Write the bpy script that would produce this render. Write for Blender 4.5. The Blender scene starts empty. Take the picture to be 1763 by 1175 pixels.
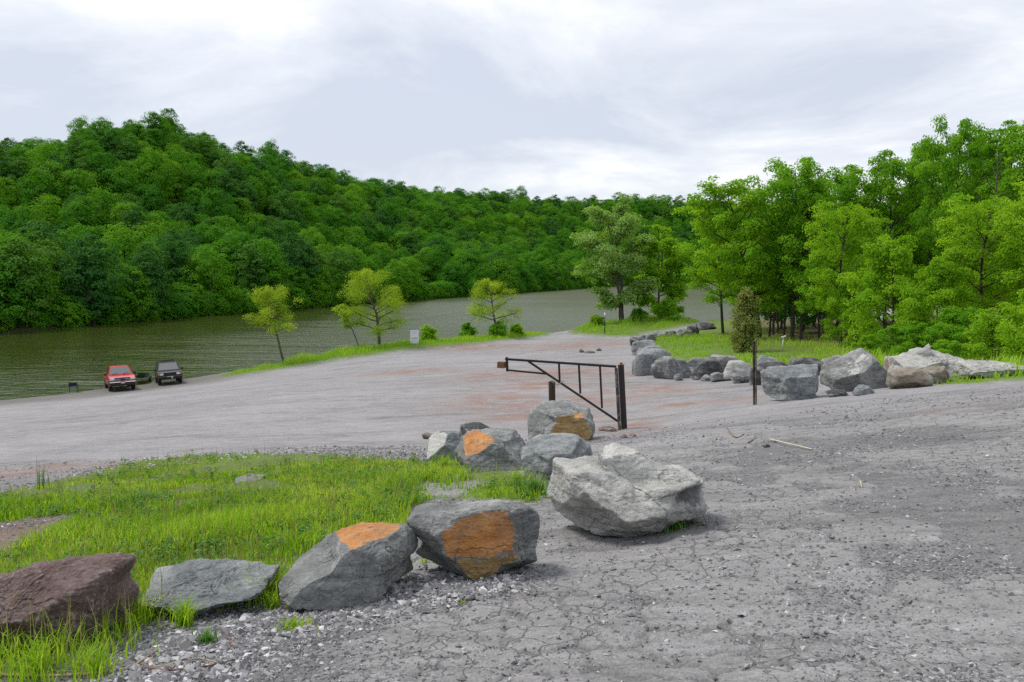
import bpy, math, random
import numpy as np
from mathutils import Vector, Matrix, Euler

# ------------------------------------------------------------------ camera, sky, sun, exposure
SC = bpy.context.scene
COL = SC.collection
F_PX, CX, CY = 1400.0, 881.5, 587.5
HORIZON = 457.0
PITCH = math.atan((CY - HORIZON) / F_PX)
EYE = 9.3                                             # metres above the lake

cam_d = bpy.data.cameras.new('camera'); cam = bpy.data.objects.new('camera', cam_d); COL.objects.link(cam)
cam.location = (0, 0, EYE); cam.rotation_euler = (math.pi/2 - PITCH, 0, 0)
cam_d.sensor_width = 36.0; cam_d.lens = F_PX / 1763 * 36.0
cam_d.clip_start = 0.1; cam_d.clip_end = 5000
SC.camera = cam

SUN_EL, SUN_AZ = math.radians(56), math.radians(-62)   # azimuth measured from +Y towards +X
world = bpy.data.worlds.new('World'); SC.world = world; world.use_nodes = True
SKY_GAIN = 6.1
def build_world():
    nt = world.node_tree; nt.nodes.clear()
    n = nt.nodes.new; l = nt.links.new
    out = n('ShaderNodeOutputWorld'); bg = n('ShaderNodeBackground'); bg.inputs['Strength'].default_value = 0.1
    sky = n('ShaderNodeTexSky'); sky.sky_type = 'NISHITA'; sky.sun_disc = False
    sky.sun_elevation = SUN_EL; sky.sun_rotation = SUN_AZ; sky.air_density = 1.0; sky.dust_density = 2.0
    tc = n('ShaderNodeTexCoord'); sep = n('ShaderNodeSeparateXYZ'); l(tc.outputs['Generated'], sep.inputs[0])
    zz = n('ShaderNodeMath'); zz.operation = 'MAXIMUM'; l(sep.outputs['Z'], zz.inputs[0]); zz.inputs[1].default_value = 0.0
    za = n('ShaderNodeMath'); za.operation = 'ADD'; l(zz.outputs[0], za.inputs[0]); za.inputs[1].default_value = 0.14
    dx = n('ShaderNodeMath'); dx.operation = 'DIVIDE'; l(sep.outputs['X'], dx.inputs[0]); l(za.outputs[0], dx.inputs[1])
    dy = n('ShaderNodeMath'); dy.operation = 'DIVIDE'; l(sep.outputs['Y'], dy.inputs[0]); l(za.outputs[0], dy.inputs[1])
    cb = n('ShaderNodeCombineXYZ'); l(dx.outputs[0], cb.inputs[0]); l(dy.outputs[0], cb.inputs[1]); cb.inputs[2].default_value = 5.1
    def noise(scale, det, rough, dist):
        t = n('ShaderNodeTexNoise'); t.inputs['Scale'].default_value = scale; t.inputs['Detail'].default_value = det
        t.inputs['Roughness'].default_value = rough; t.inputs['Distortion'].default_value = dist
        l(cb.outputs[0], t.inputs['Vector']); return t
    n1 = noise(0.8, 9, 0.61, 0.4); n2 = noise(0.23, 3, 0.5, 0.2)
    mx = n('ShaderNodeMath'); mx.operation = 'MULTIPLY_ADD'; l(n2.outputs[0], mx.inputs[0]); mx.inputs[1].default_value = 0.8; l(n1.outputs[0], mx.inputs[2])
    rp = n('ShaderNodeValToRGB'); l(mx.outputs[0], rp.inputs[0])
    e = rp.color_ramp.elements
    e[0].position = 0.74; e[0].color = (0.62, 0.67, 0.77, 1)
    e[1].position = 1.08; e[1].color = (1.0, 1.0, 1.0, 1)
    k = e.new(0.89); k.color = (0.80, 0.835, 0.90, 1)
    sc_ = n('ShaderNodeVectorMath'); sc_.operation = 'SCALE'; sc_.inputs['Scale'].default_value = SKY_GAIN
    l(rp.outputs[0], sc_.inputs[0])
    mix = n('ShaderNodeMix'); mix.data_type = 'RGBA'; mix.inputs['Factor'].default_value = 0.93
    l(sky.outputs[0], mix.inputs['A']); l(sc_.outputs[0], mix.inputs['B'])
    l(mix.outputs['Result'], bg.inputs['Color']); l(bg.outputs[0], out.inputs['Surface'])
build_world()

sun_d = bpy.data.lights.new('sun', 'SUN'); sun = bpy.data.objects.new('sun', sun_d); COL.objects.link(sun)
sun_d.energy = 1.5; sun_d.angle = math.radians(14); sun_d.color = (1.0, 0.96, 0.89)
sdir = Vector((math.sin(SUN_AZ)*math.cos(SUN_EL), math.cos(SUN_AZ)*math.cos(SUN_EL), math.sin(SUN_EL)))
sun.rotation_euler = (-sdir).to_track_quat('-Z', 'Y').to_euler(); sun.location = (0, 0, 80)

SC.view_settings.view_transform = 'Standard'; SC.view_settings.look = 'None'
SC.view_settings.exposure = 0.85; SC.view_settings.gamma = 1.0; SC.view_settings.use_curve_mapping = False
SC.render.engine = 'CYCLES'
SC.cycles.use_denoising = False
SC.cycles.max_bounces = 6; SC.cycles.diffuse_bounces = 3; SC.cycles.glossy_bounces = 2
SC.cycles.transmission_bounces = 4; SC.cycles.transparent_max_bounces = 6; SC.cycles.volume_bounces = 0
SC.cycles.caustics_reflective = False; SC.cycles.caustics_refractive = False

# ------------------------------------------------------------------ pixel -> world (build-time measuring only)
cp, sp = math.cos(PITCH), math.sin(PITCH)
def ray(px, py):
    a = (np.asarray(px, float) - CX) / F_PX; b = (CY - np.asarray(py, float)) / F_PX
    return a, cp + b*sp, -sp + b*cp
def at(px, py, Y):
    """world point on the sight line of a photo pixel at distance Y"""
    a, yy, zz = ray(px, py); s = Y / yy
    return Vector((float(a*s), float(Y), float(EYE + zz*s)))

# ------------------------------------------------------------------ numpy noise
def _hash(ix, iy, iz, seed):
    n = (ix*374761393 + iy*668265263 + iz*2147483647 + seed*1274126177) & 0xFFFFFFFF
    n = ((n ^ (n >> 13)) * 1274126177) & 0xFFFFFFFF
    n = n ^ (n >> 16)
    return (n & 0xFFFF) / 65535.0
def vnoise(P, seed=0):
    P = np.asarray(P, float); I = np.floor(P).astype(np.int64); f = P - I
    f = f*f*f*(f*(f*6 - 15) + 10)
    x, y, z = I[:, 0], I[:, 1], I[:, 2]; u, v, w = f[:, 0], f[:, 1], f[:, 2]
    def L(a, b, t): return a + (b - a)*t
    r = L(L(L(_hash(x, y, z, seed), _hash(x+1, y, z, seed), u), L(_hash(x, y+1, z, seed), _hash(x+1, y+1, z, seed), u), v),
          L(L(_hash(x, y, z+1, seed), _hash(x+1, y, z+1, seed), u), L(_hash(x, y+1, z+1, seed), _hash(x+1, y+1, z+1, seed), u), v), w)
    return r*2 - 1
def fbm(P, seed=0, oct=4, lac=2.03, gain=0.5):
    P = np.asarray(P, float); s = np.zeros(len(P)); a = 1.0; t = 0
    for o in range(oct):
        s += a*vnoise(P + o*17.31, seed + o*7); t += a; a *= gain; P = P*lac
    return s/t
def P3(x, y, k=1.0, z=0.0):
    x = np.asarray(x, float); return np.stack([x*k, np.asarray(y, float)*k, np.full(x.shape, z)], 1)
def sstep(a, b, x):
    t = np.clip((x - a)/(b - a), 0, 1); return t*t*(3 - 2*t)

# ------------------------------------------------------------------ mesh helpers
def mesh_np(name, V, Fs, smooth=True, mats=(), midx=None):
    """V (n,3); Fs: an array (m,k) or a list of such arrays"""
    if not isinstance(Fs, (list, tuple)): Fs = [Fs]
    Fs = [np.asarray(f, np.int32) for f in Fs if len(f)]
    me = bpy.data.meshes.new(name)
    V = np.ascontiguousarray(V, np.float32)
    me.vertices.add(len(V)); me.vertices.foreach_set('co', V.ravel())
    loops = np.concatenate([f.ravel() for f in Fs]); tot = np.concatenate([np.full(len(f), f.shape[1]) for f in Fs])
    st = np.concatenate([[0], np.cumsum(tot)[:-1]]).astype(np.int32)
    me.loops.add(len(loops)); me.loops.foreach_set('vertex_index', loops.astype(np.int32))
    me.polygons.add(len(tot)); me.polygons.foreach_set('loop_start', st)
    me.polygons.foreach_set('use_smooth', np.full(len(tot), smooth))
    for m in mats: me.materials.append(m)
    if midx is not None: me.polygons.foreach_set('material_index', np.asarray(midx, np.int32))
    me.update(calc_edges=True)
    return me
def attr(me, name, val):
    a = me.attributes.new(name, 'FLOAT', 'POINT'); a.data.foreach_set('value', np.ascontiguousarray(val, np.float32))
def tag(o, label=None, cat=None, group=None, kind=None):
    if label: o['label'] = label
    if cat: o['category'] = cat
    if group: o['group'] = group
    if kind: o['kind'] = kind
    return o
def obj(name, me, parent=None, loc=None):
    o = bpy.data.objects.new(name, me); COL.objects.link(o)
    if parent is not None: o.parent = parent
    if loc is not None: o.location = loc
    return o
def empty(name, loc=(0, 0, 0), rot=None):
    o = bpy.data.objects.new(name, None); COL.objects.link(o); o.location = loc; o.empty_display_size = 0.2
    if rot is not None: o.rotation_euler = rot
    return o

class MB:
    """collects boxes, prisms and tubes into one mesh"""
    def __init__(s): s.V = []; s.F3 = []; s.F4 = []; s.FN = []; s.n = 0
    def add(s, V, F):
        V = np.asarray(V, float)
        for f in F:
            f = [int(i) + s.n for i in f]
            (s.F3 if len(f) == 3 else s.F4 if len(f) == 4 else s.FN).append(f)
        s.V.append(V); s.n += len(V); return s
    def box(s, c, d, rot=None, bev=0.0):
        c = np.asarray(c, float); h = np.asarray(d, float)/2
        if bev <= 0:
            V = np.array([[x, y, z] for x in (-1, 1) for y in (-1, 1) for z in (-1, 1)], float)*h
            F = [(0, 1, 3, 2), (4, 6, 7, 5), (0, 4, 5, 1), (2, 3, 7, 6), (0, 2, 6, 4), (1, 5, 7, 3)]
        else:
            b = np.minimum(bev, h*0.8); V = []; idx = {}
            for x in (-1, 1):
                for y in (-1, 1):
                    for z in (-1, 1):
                        for ax in range(3):
                            p = np.array([x, y, z], float)*h; q = np.array([x, y, z], float)
                            for k in range(3):
                                if k != ax: p[k] -= q[k]*b[k]
                            idx[(x, y, z, ax)] = len(V); V.append(p)
            V = np.array(V); F = []
            for ax in range(3):
                for sg in (-1, 1):
                    o = [k for k in range(3) if k != ax]; q = []
                    for (p1, p2) in ((-1, -1), (1, -1), (1, 1), (-1, 1)):
                        kk = [0, 0, 0]; kk[ax] = sg; kk[o[0]] = p1; kk[o[1]] = p2; q.append(idx[tuple(kk) + (ax,)])
                    F.append(q)
            for a1 in range(3):
                a2, a3 = (a1+1) % 3, (a1+2) % 3
                for s2 in (-1, 1):
                    for s3 in (-1, 1):
                        def g(s1, ax):
                            kk = [0, 0, 0]; kk[a1] = s1; kk[a2] = s2; kk[a3] = s3; return idx[tuple(kk) + (ax,)]
                        F.append([g(-1, a2), g(1, a2), g(1, a3), g(-1, a3)])
            for x in (-1, 1):
                for y in (-1, 1):
                    for z in (-1, 1): F.append([idx[(x, y, z, k)] for k in range(3)])
        if rot is not None: V = V @ np.array(rot).T
        return s.add(V + c, F)
    def tube(s, P, R, n=8, cap=True):
        V, F4, caps = tube_np(P, R, n, cap)
        return s.add(V, [tuple(f) for f in F4] + caps)
    def prism(s, prof, x0, x1, ax=0, inset=None):
        """profile polygon (two coords) swept along an axis; ax=0: prof=(y,z)"""
        k = len(prof); V = []
        for j, xv in enumerate((x0, x1)):
            for (a, b) in prof:
                p = [0, 0, 0]; o = [i for i in range(3) if i != ax]; p[ax] = xv; p[o[0]] = a; p[o[1]] = b; V.append(p)
        F = [(i, (i+1) % k, k+(i+1) % k, k+i) for i in range(k)] + [tuple(range(k))[::-1], tuple(range(k, 2*k))]
        return s.add(V, F)
    def build(s, name, mat, parent=None, smooth=False, loc=None, fix=True):
        V = np.concatenate(s.V)
        me = bpy.data.meshes.new(name)
        me.from_pydata([tuple(v) for v in V], [], s.F3 + s.F4 + s.FN)
        if fix:
            import bmesh
            bm = bmesh.new(); bm.from_mesh(me); bmesh.ops.recalc_face_normals(bm, faces=bm.faces); bm.to_mesh(me); bm.free()
        if mat: me.materials.append(mat)
        if smooth: me.polygons.foreach_set('use_smooth', np.ones(len(me.polygons), bool))
        me.update()
        return obj(name, me, parent, loc)

def tube_np(P, R, n=8, cap=True):
    P = np.asarray(P, float); m = len(P); R = np.broadcast_to(np.asarray(R, float), (m,))
    T = np.gradient(P, axis=0); T /= np.linalg.norm(T, axis=1, keepdims=True) + 1e-9
    ref = np.array([0.0, 0, 1]) if abs(T[0, 2]) < 0.9 else np.array([1.0, 0, 0])
    U = np.cross(T, ref); bad = np.linalg.norm(U, axis=1) < 1e-3; U[bad] = [1, 0, 0]
    U /= np.linalg.norm(U, axis=1, keepdims=True); W = np.cross(T, U)
    a = np.arange(n)/n*2*np.pi
    V = (P[:, None] + R[:, None, None]*(np.cos(a)[None, :, None]*U[:, None] + np.sin(a)[None, :, None]*W[:, None])).reshape(-1, 3)
    i, j = np.meshgrid(np.arange(m-1), np.arange(n), indexing='ij')
    F = np.stack([i*n+j, i*n+(j+1) % n, (i+1)*n+(j+1) % n, (i+1)*n+j], -1).reshape(-1, 4)
    caps = [tuple(range(n))[::-1], tuple(range((m-1)*n, m*n))] if cap else []
    return V, F, caps

# ------------------------------------------------------------------ material helpers
class NT:
    def __init__(s, name):
        s.m = bpy.data.materials.new(name); s.m.use_nodes = True; s.t = s.m.node_tree; s.t.nodes.clear()
        s.out = s.n('ShaderNodeOutputMaterial')
    def n(s, t): return s.t.nodes.new(t)
    def l(s, a, b): s.t.links.new(a, b)
    def put(s, sock, v):
        if hasattr(v, 'is_output') or isinstance(v, bpy.types.NodeSocket): s.l(v, sock)
        elif isinstance(v, (tuple, list)) and len(v) == 3 and sock.type == 'RGBA': sock.default_value = (*v, 1)
        else: sock.default_value = v
    def math(s, op, a, b=0.0, c=None, clamp=False):
        k = s.n('ShaderNodeMath'); k.operation = op; k.use_clamp = clamp
        s.put(k.inputs[0], a); s.put(k.inputs[1], b)
        if c is not None: s.put(k.inputs[2], c)
        return k.outputs[0]
    def mix(s, f, a, b, mode='MIX'):
        k = s.n('ShaderNodeMix'); k.data_type = 'RGBA'; k.blend_type = mode
        s.put(k.inputs['Factor'], f); s.put(k.inputs['A'], a); s.put(k.inputs['B'], b); return k.outputs['Result']
    def ramp(s, f, pts, interp='LINEAR'):
        k = s.n('ShaderNodeValToRGB'); k.color_ramp.interpolation = interp; s.put(k.inputs[0], f); e = k.color_ramp.elements
        for i, (p, c) in enumerate(pts):
            if isinstance(c, (int, float)): c = (c, c, c)
            q = e[i] if i < 2 else e.new(p); q.position = p; q.color = (*c, 1)
        return k.outputs[0]
    def mr(s, v, a, b, c=0.0, d=1.0):
        k = s.n('ShaderNodeMapRange'); s.put(k.inputs[0], v)
        for i, x in enumerate((a, b, c, d)): k.inputs[i+1].default_value = x
        return k.outputs[0]
    def coord(s, which='Object'):
        return s.n('ShaderNodeTexCoord').outputs[which]
    def map(s, v, scale=(1, 1, 1), rot=(0, 0, 0), loc=(0, 0, 0)):
        k = s.n('ShaderNodeMapping'); s.l(v, k.inputs[0]); k.inputs['Scale'].default_value = scale
        k.inputs['Rotation'].default_value = rot; k.inputs['Location'].default_value = loc; return k.outputs[0]
    def noise(s, v, scale, det=4, rough=0.55, dist=0.0, color=False):
        k = s.n('ShaderNodeTexNoise'); s.l(v, k.inputs['Vector']); k.inputs['Scale'].default_value = scale
        k.inputs['Detail'].default_value = det; k.inputs['Roughness'].default_value = rough; k.inputs['Distortion'].default_value = dist
        return k.outputs['Color' if color else 0]
    def voro(s, v, scale, feat='F1', out='Distance', rnd=1.0):
        k = s.n('ShaderNodeTexVoronoi'); k.feature = feat; s.l(v, k.inputs['Vector']); k.inputs['Scale'].default_value = scale
        k.inputs['Randomness'].default_value = rnd; return k.outputs[out]
    def attr(s, name, out='Fac'):
        k = s.n('ShaderNodeAttribute'); k.attribute_name = name; return k.outputs[out]
    def bump(s, h, strength, dist, normal=None):
        k = s.n('ShaderNodeBump'); s.put(k.inputs['Height'], h); k.inputs['Strength'].default_value = strength
        k.inputs['Distance'].default_value = dist
        if normal is not None: s.l(normal, k.inputs['Normal'])
        return k.outputs[0]
    def pbr(s, col, rough=0.8, metal=0.0, normal=None, spec=0.4, **kw):
        b = s.n('ShaderNodeBsdfPrincipled'); s.put(b.inputs['Base Color'], col); s.put(b.inputs['Roughness'], rough)
        s.put(b.inputs['Metallic'], metal); s.put(b.inputs['Specular IOR Level'], spec)
        if normal is not None: s.l(normal, b.inputs['Normal'])
        for k, v in kw.items(): s.put(b.inputs[k], v)
        return b
    def done(s, b, sock=0):
        s.l(b.outputs[sock] if hasattr(b, 'outputs') else b, s.out.inputs['Surface']); return s.m

def simple_mat(name, col, rough=0.6, metal=0.0, spec=0.4, wear=0.25, wscale=6.0, **kw):
    t = NT(name); c = t.coord()
    nz = t.noise(c, wscale, 5, 0.6); f = t.mr(nz, 0.3, 0.7, 1 - wear, 1 + wear)
    k = t.n('ShaderNodeVectorMath'); k.operation = 'SCALE'; k.inputs[0].default_value = col; t.l(f, k.inputs['Scale'])
    r = t.mr(nz, 0.3, 0.7, max(rough - 0.12*wear*2, 0.02), min(rough + 0.2*wear, 1))
    return t.done(t.pbr(k.outputs[0], r, metal, spec=spec, **kw))

# ------------------------------------------------------------------ terrain (thin plate spline through measured points)
def tps_fit(P, z, lam=0.02):
    n = len(P); d2 = ((P[:, None] - P[None])**2).sum(-1); K = 0.5*d2*np.log(d2 + 1e-9) + lam*np.eye(n)*np.mean(d2)*0.01
    A = np.zeros((n+3, n+3)); A[:n, :n] = K; A[:n, n] = 1; A[:n, n+1:] = P; A[n, :n] = 1; A[n+1:, :n] = P.T
    return np.linalg.solve(A, np.concatenate([z, [0, 0, 0]]))
def tps_eval(P, c, Q):
    out = np.empty(len(Q)); n = len(P)
    for i in range(0, len(Q), 20000):
        q = Q[i:i+20000]; d2 = ((q[:, None] - P[None])**2).sum(-1)
        out[i:i+20000] = (0.5*d2*np.log(d2 + 1e-9)) @ c[:n] + c[n] + q @ c[n+1:]
    return out

EYE_H = 1.65
CTRL = []
for (px, py, s) in [(0, 1175, .10), (440, 1175, .075), (880, 1175, .06), (1320, 1175, .045), (1763, 1175, .035), (-300, 1100, .13),
                    (880, 930, .085), (1320, 930, .06), (1763, 930, .045), (440, 1000, .10), (0, 1000, .125), (0, 840, .145), (300, 800, .14), (480, 780, .13),
                    (700, 790, .12), (880, 800, .11), (1073, 738, .11), (1300, 695, .085), (1763, 740, .05), (1763, 850, .045), (1500, 740, .07), (1300, 780, .08), (1763, 660, .05), (1600, 680, .06)]:
    v = (py - HORIZON)/F_PX; p = at(px, py, EYE_H/(v - s)); CTRL.append(tuple(p))
for (px, py, Y) in [(480, 690, 28), (200, 720, 27), (700, 690, 27), (900, 640, 38), (400, 660, 52), (50, 700, 45), (600, 640, 52), (800, 605, 68), (900, 610, 55),
                    (205, 675, 58), (285, 664, 61.5), (400, 646, 66), (560, 622, 67), (712, 598, 70), (860, 586, 84), (935, 576, 94), (1060, 578, 84), (1000, 590, 70),
                    (1075, 558, 95), (1200, 552, 98), (1120, 592, 58), (1110, 625, 42), (1250, 655, 29), (1370, 688, 20.3), (1470, 672, 20.5), (1560, 665, 20), (1700, 648, 20),
                    (1380, 582, 60), (1445, 598, 45), (1340, 575, 66), (1700, 620, 27), (1600, 600, 45), (1250, 605, 44)]:
    CTRL.append(tuple(at(px, py, Y)))
for (px, py, z) in [(0, 690, -.05), (180, 668, -.05), (330, 650, -.1)]:             # the shoreline at the ramp
    Y = (EYE - z)*F_PX/(py - HORIZON)*1.0; p = at(px, py, Y); CTRL.append((p.x, p.y, z))
CTRL += [(0, -10, 8.2), (-15, -2, 6.4), (15, -2, 8.3), (-34, 8, 4.2), (45, 10, 8.6), (0, -50, 10), (-60, -40, 6), (60, -40, 11), (90, 40, 9.5), (70, 60, 7.5), (100, 90, 8), (90, 130, 4.5),
         (40, 27, 6.6), (50, 40, 6.4), (-55, 66, -1.6), (-42, 78, -2.2), (-27, 88, -2.2), (-60, 48, -.6), (-90, 42, -2.5), (-70, 20, 1.0), (-10, 104, -1.6), (6, 124, -2.4), (26, 120, -1.2), (36, 150, -2.5), (-100, 90, -5), (0, 150, -4.5), (60, 105, 2.0), (76, 140, 2.2), (58, 175, -2)]
CTRL = np.array(CTRL)
TPS = tps_fit(CTRL[:, :2], CTRL[:, 2])
def ground_z(x, y):
    """smooth height of the near shore"""
    x = np.atleast_1d(np.asarray(x, float)); y = np.atleast_1d(np.asarray(y, float))
    return tps_eval(CTRL[:, :2], TPS, np.stack([x.ravel(), y.ravel()], 1))
def gz(x, y): return float(ground_z([x], [y])[0])
_YS = np.geomspace(2.2, 240, 900)
def hit(px, py):
    """where the sight line of a photo pixel meets the ground"""
    a, yy, zz = ray(px, py); X = a/yy*_YS; Z = EYE + zz/yy*_YS; h = ground_z(X, _YS)
    k = np.argmax(Z < h)
    if Z[k] >= h[k]: k = len(_YS) - 1
    d0 = Z[k-1] - h[k-1]; d1 = Z[k] - h[k]; t = d0/(d0 - d1) if d0 != d1 else 0
    Y = _YS[k-1] + (_YS[k] - _YS[k-1])*t
    return Vector((float(a/yy*Y), float(Y), float(EYE + zz/yy*Y)))
def poly_world(pts): return np.array([hit(*p)[:2] for p in pts])
def sdist(poly, X, Y):
    """signed distance to a polygon in plan, positive inside"""
    x = np.asarray(X, float); y = np.asarray(Y, float); d = np.full(x.shape, 1e18); ins = np.zeros(x.shape, bool)
    n = len(poly)
    for i in range(n):
        ax, ay = poly[i]; bx, by = poly[(i+1) % n]; ex, ey = bx-ax, by-ay
        t = np.clip(((x-ax)*ex + (y-ay)*ey)/(ex*ex + ey*ey + 1e-12), 0, 1)
        d = np.minimum(d, (x-ax-t*ex)**2 + (y-ay-t*ey)**2)
        c = ((ay > y) != (by > y)) & (x < (bx-ax)*(y-ay)/(by-ay + 1e-12) + ax); ins ^= c
    return np.sqrt(d)*np.where(ins, 1, -1)

# ------------------------------------------------------------------ ground regions (measured outlines, kept as plan polygons)
GRASS_NEAR = poly_world([(-330, 900), (0, 852), (60, 838), (200, 803), (330, 786), (480, 783), (600, 786), (700, 792), (780, 793), (900, 815), (945, 838), (925, 866), (760, 862),
                         (700, 880), (690, 915), (590, 925), (490, 990), (470, 1010), (440, 1040), (300, 1062), (240, 1090), (170, 1150), (60, 1180), (-200, 1230), (-500, 1150)])
GRASS_STRIP = poly_world([(380, 653), (470, 640), (560, 625), (640, 614), (712, 604), (790, 597), (860, 589), (935, 579)])
_top = [(-22.8, 65.2), (-18.5, 71.5), (-14, 76), (-9, 80), (-4, 87), (1, 93), (4.5, 94)]
GRASS_STRIP = np.concatenate([GRASS_STRIP, np.array(_top)[::-1]])
GRASS_TIP = np.concatenate([poly_world([(976, 576), (1030, 580), (1085, 582), (1105, 576), (1140, 571), (1175, 565), (1205, 557)]), np.array([(23, 112), (16, 112), (9, 101)])])
_w = [hit(*p) for p in [(1108, 583), (1122, 600), (1150, 616), (1200, 634), (1260, 640), (1320, 646), (1420, 648), (1500, 655), (1600, 662), (1680, 660), (1790, 652)]]
GRASS_WOOD = np.array([(p.x, p.y) for p in _w] + [(24, 16), (60, 10), (110, 60), (100, 150), (62, 135), (40, 110), (22, 93), (16, 78)])
BARE_RED = poly_world([(-80, 905), (40, 898), (110, 890), (145, 900), (115, 928), (40, 962), (-100, 1000)])
BARE_GRAV = poly_world([(715, 838), (760, 822), (815, 818), (845, 835), (800, 858), (730, 862)])
def blob(px, py, rx, ry=None):
    c = hit(px, py); return (c.x, c.y, rx, ry or rx)
RED_BLOBS = [blob(1000, 595, 5, 9), blob(930, 660, 2.2, 3.2), blob(1010, 690, 1.8, 2.0), blob(900, 715, 1.5, 1.5), blob(1250, 690, 1.1, .7), blob(1090, 745, .7, .5), blob(1160, 700, 1.6, .8), blob(980, 720, 1.4, 1.2), blob(1060, 735, 1.0, .8), blob(1110, 672, 2.0, 2.0), blob(860, 645, 2.5, 4),
             blob(1620, 712, .9, .25), blob(40, 815, 1.2, .8), blob(100, 808, .9, .8), blob(850, 596, 5, 2.5), blob(800, 600, 5, 2), blob(860, 690, 2, 3), blob(700, 640, 3, 3), blob(1000, 640, 3, 4)]

def grass_mask(x, y):
    n1 = fbm(P3(x, y, 1.3), 5, 3); n2 = fbm(P3(x, y, .35), 6, 3)
    near = sdist(GRASS_NEAR, x, y) + .22*n1
    g = sstep(-.12, .25, near)
    g *= 1 - sstep(-.15, .2, sdist(BARE_RED, x, y) + .25*n1)
    g *= 1 - .9*sstep(-.15, .15, sdist(BARE_GRAV, x, y) + .15*n1)
    g2 = sstep(-.4, .4, sdist(GRASS_STRIP, x, y) + .7*n2 + .1)
    g3 = sstep(-.4, .4, sdist(GRASS_TIP, x, y) + .7*n2)
    wd = sdist(GRASS_WOOD, x, y); g4 = sstep(-.2, .5, wd + .4*n1)
    return np.clip(np.maximum.reduce([g, g2, g3, g4]), 0, 1), g, g2, g3, g4
def red_mask(x, y):
    r = np.zeros(len(x)); wx = x + .5*fbm(P3(x, y, .9), 31, 3); wy = y + .8*fbm(P3(x, y, .9), 32, 3)
    for (cx, cy, rx, ry) in RED_BLOBS:
        d = ((wx-cx)/rx)**2 + ((wy-cy)/ry)**2; r = np.maximum(r, np.exp(-d*1.2))
    r = np.maximum(r*sstep(-.5, .4, fbm(P3(x, y, 1.6), 33, 4) + .1), sstep(-.2, .2, sdist(BARE_RED, x, y)))
    return np.clip(r, 0, 1)
def slab_mask(x, y):
    """1 where old tarmac is left, 0 where it has crumbled to gravel"""
    reg = sstep(-1.2, 2.2, x + .15*y - .1)*sstep(17, 9, y + .25*x*0)           # the right-hand track
    wx = x + .20*fbm(P3(x, y, 2.1), 44, 5, gain=.65); wy = y + .20*fbm(P3(x, y, 2.3), 45, 5, gain=.65)
    size = .40; ux = wx/size; uy = wy/size; ix = np.floor(ux).astype(np.int64); iy = np.floor(uy).astype(np.int64)
    f1 = np.full(len(x), 9.); f2 = np.full(len(x), 9.); cx = np.zeros(len(x)); cy = np.zeros(len(x)); zero = np.zeros(len(x), np.int64)
    for dx in (-1, 0, 1):
        for dy in (-1, 0, 1):
            jx = ix + dx + .1 + .8*_hash(ix + dx, iy + dy, zero, 3); jy = iy + dy + .1 + .8*_hash(ix + dx, iy + dy, zero, 4); d = np.hypot(ux - jx, uy - jy)
            near = d < f1; f2 = np.where(near, f1, np.minimum(f2, d)); cx = np.where(near, jx, cx); cy = np.where(near, jy, cy); f1 = np.where(near, d, f1)
    keep = fbm(P3(cx*size, cy*size, .55), 41, 3) + .25*(_hash(np.floor(cx).astype(np.int64), np.floor(cy).astype(np.int64), zero, 8) - .5) + .30*reg - .15
    joint = .002 + .085*np.clip(fbm(P3(x, y, 1.3), 46, 4) + .12, 0, 1)
    s = sstep(joint*.5, joint*1.6, (f2 - f1)*.5 + .02*fbm(P3(x, y, 9.), 47, 2))*sstep(-.02, .05, keep)*sstep(.02, .3, reg)
    return s, keep
def micro(x, y):
    """bumps, ruts and tarmac ledges of the yard, metres"""
    d = np.sqrt(x*x + y*y)
    s, a = slab_mask(x, y)
    h = .05*fbm(P3(x, y, .45), 51, 3) + .018*fbm(P3(x, y, 2.1), 52, 3) + .008*fbm(P3(x, y, 7.0), 53, 2)
    h += .013*s*(1 + np.clip(a, 0, .5))
    return h*(1 - .3*sstep(30, 60, d))

def axis(lo, hi, c0, c1, fine, grow, glo=None):
    v = list(np.arange(c0, c1, fine)); s = fine; p = c1
    while p < hi: v.append(p); s = fine + grow*(p - c1); p += s
    v.append(hi); s = fine; p = c0 - fine; w = []
    while p > lo: w.append(p); s = fine + (glo or grow)*(c0 - p); p -= s
    w.append(lo)
    return np.array(w[::-1] + v)

def build_ground():
    xs = axis(-150, 150, -1.0, 4.6, .030, .0135, .02); ys = axis(-70, 185, 2.8, 5.6, .028, .0118, .15)
    X, Y = np.meshgrid(xs, ys); x = X.ravel(); y = Y.ravel()
    gall, g, g2, g3, g4 = grass_mask(x, y)
    z = ground_z(x, y) + micro(x, y)*(1 - .5*gall)
    z += .05*g*(.5 + fbm(P3(x, y, 1.5), 61, 3)) + .25*g2 + .25*g3 + .08*g4*fbm(P3(x, y, .5), 62, 3)
    under = np.clip(-z, 0, 50); z -= .5*np.clip(under, 0, 3)
    nx, ny = len(xs), len(ys); i, j = np.meshgrid(np.arange(ny-1), np.arange(nx-1), indexing='ij')
    F = np.stack([i*nx+j, i*nx+j+1, (i+1)*nx+j+1, (i+1)*nx+j], -1).reshape(-1, 4)
    me = mesh_np('ground', np.stack([x, y, z], 1), F, True, [MAT['ground']])
    attr(me, 'grass', gall); attr(me, 'red', red_mask(x, y)); attr(me, 'slab', slab_mask(x, y)[0])
    attr(me, 'wood', sstep(1.0, 9.0, sdist(GRASS_WOOD, x, y) - 1.2 + 3*fbm(P3(x, y, .15), 63, 2)))
    attr(me, 'track', sstep(19, 9, y + 1.5*fbm(P3(x, y, .25), 64, 3))); attr(me, 'wet', sstep(1.2, .1, z))
    o = obj('ground', me); tag(o, 'grey gravel yard and grassy shore sloping down to the lake', kind='structure')
    return o
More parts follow.
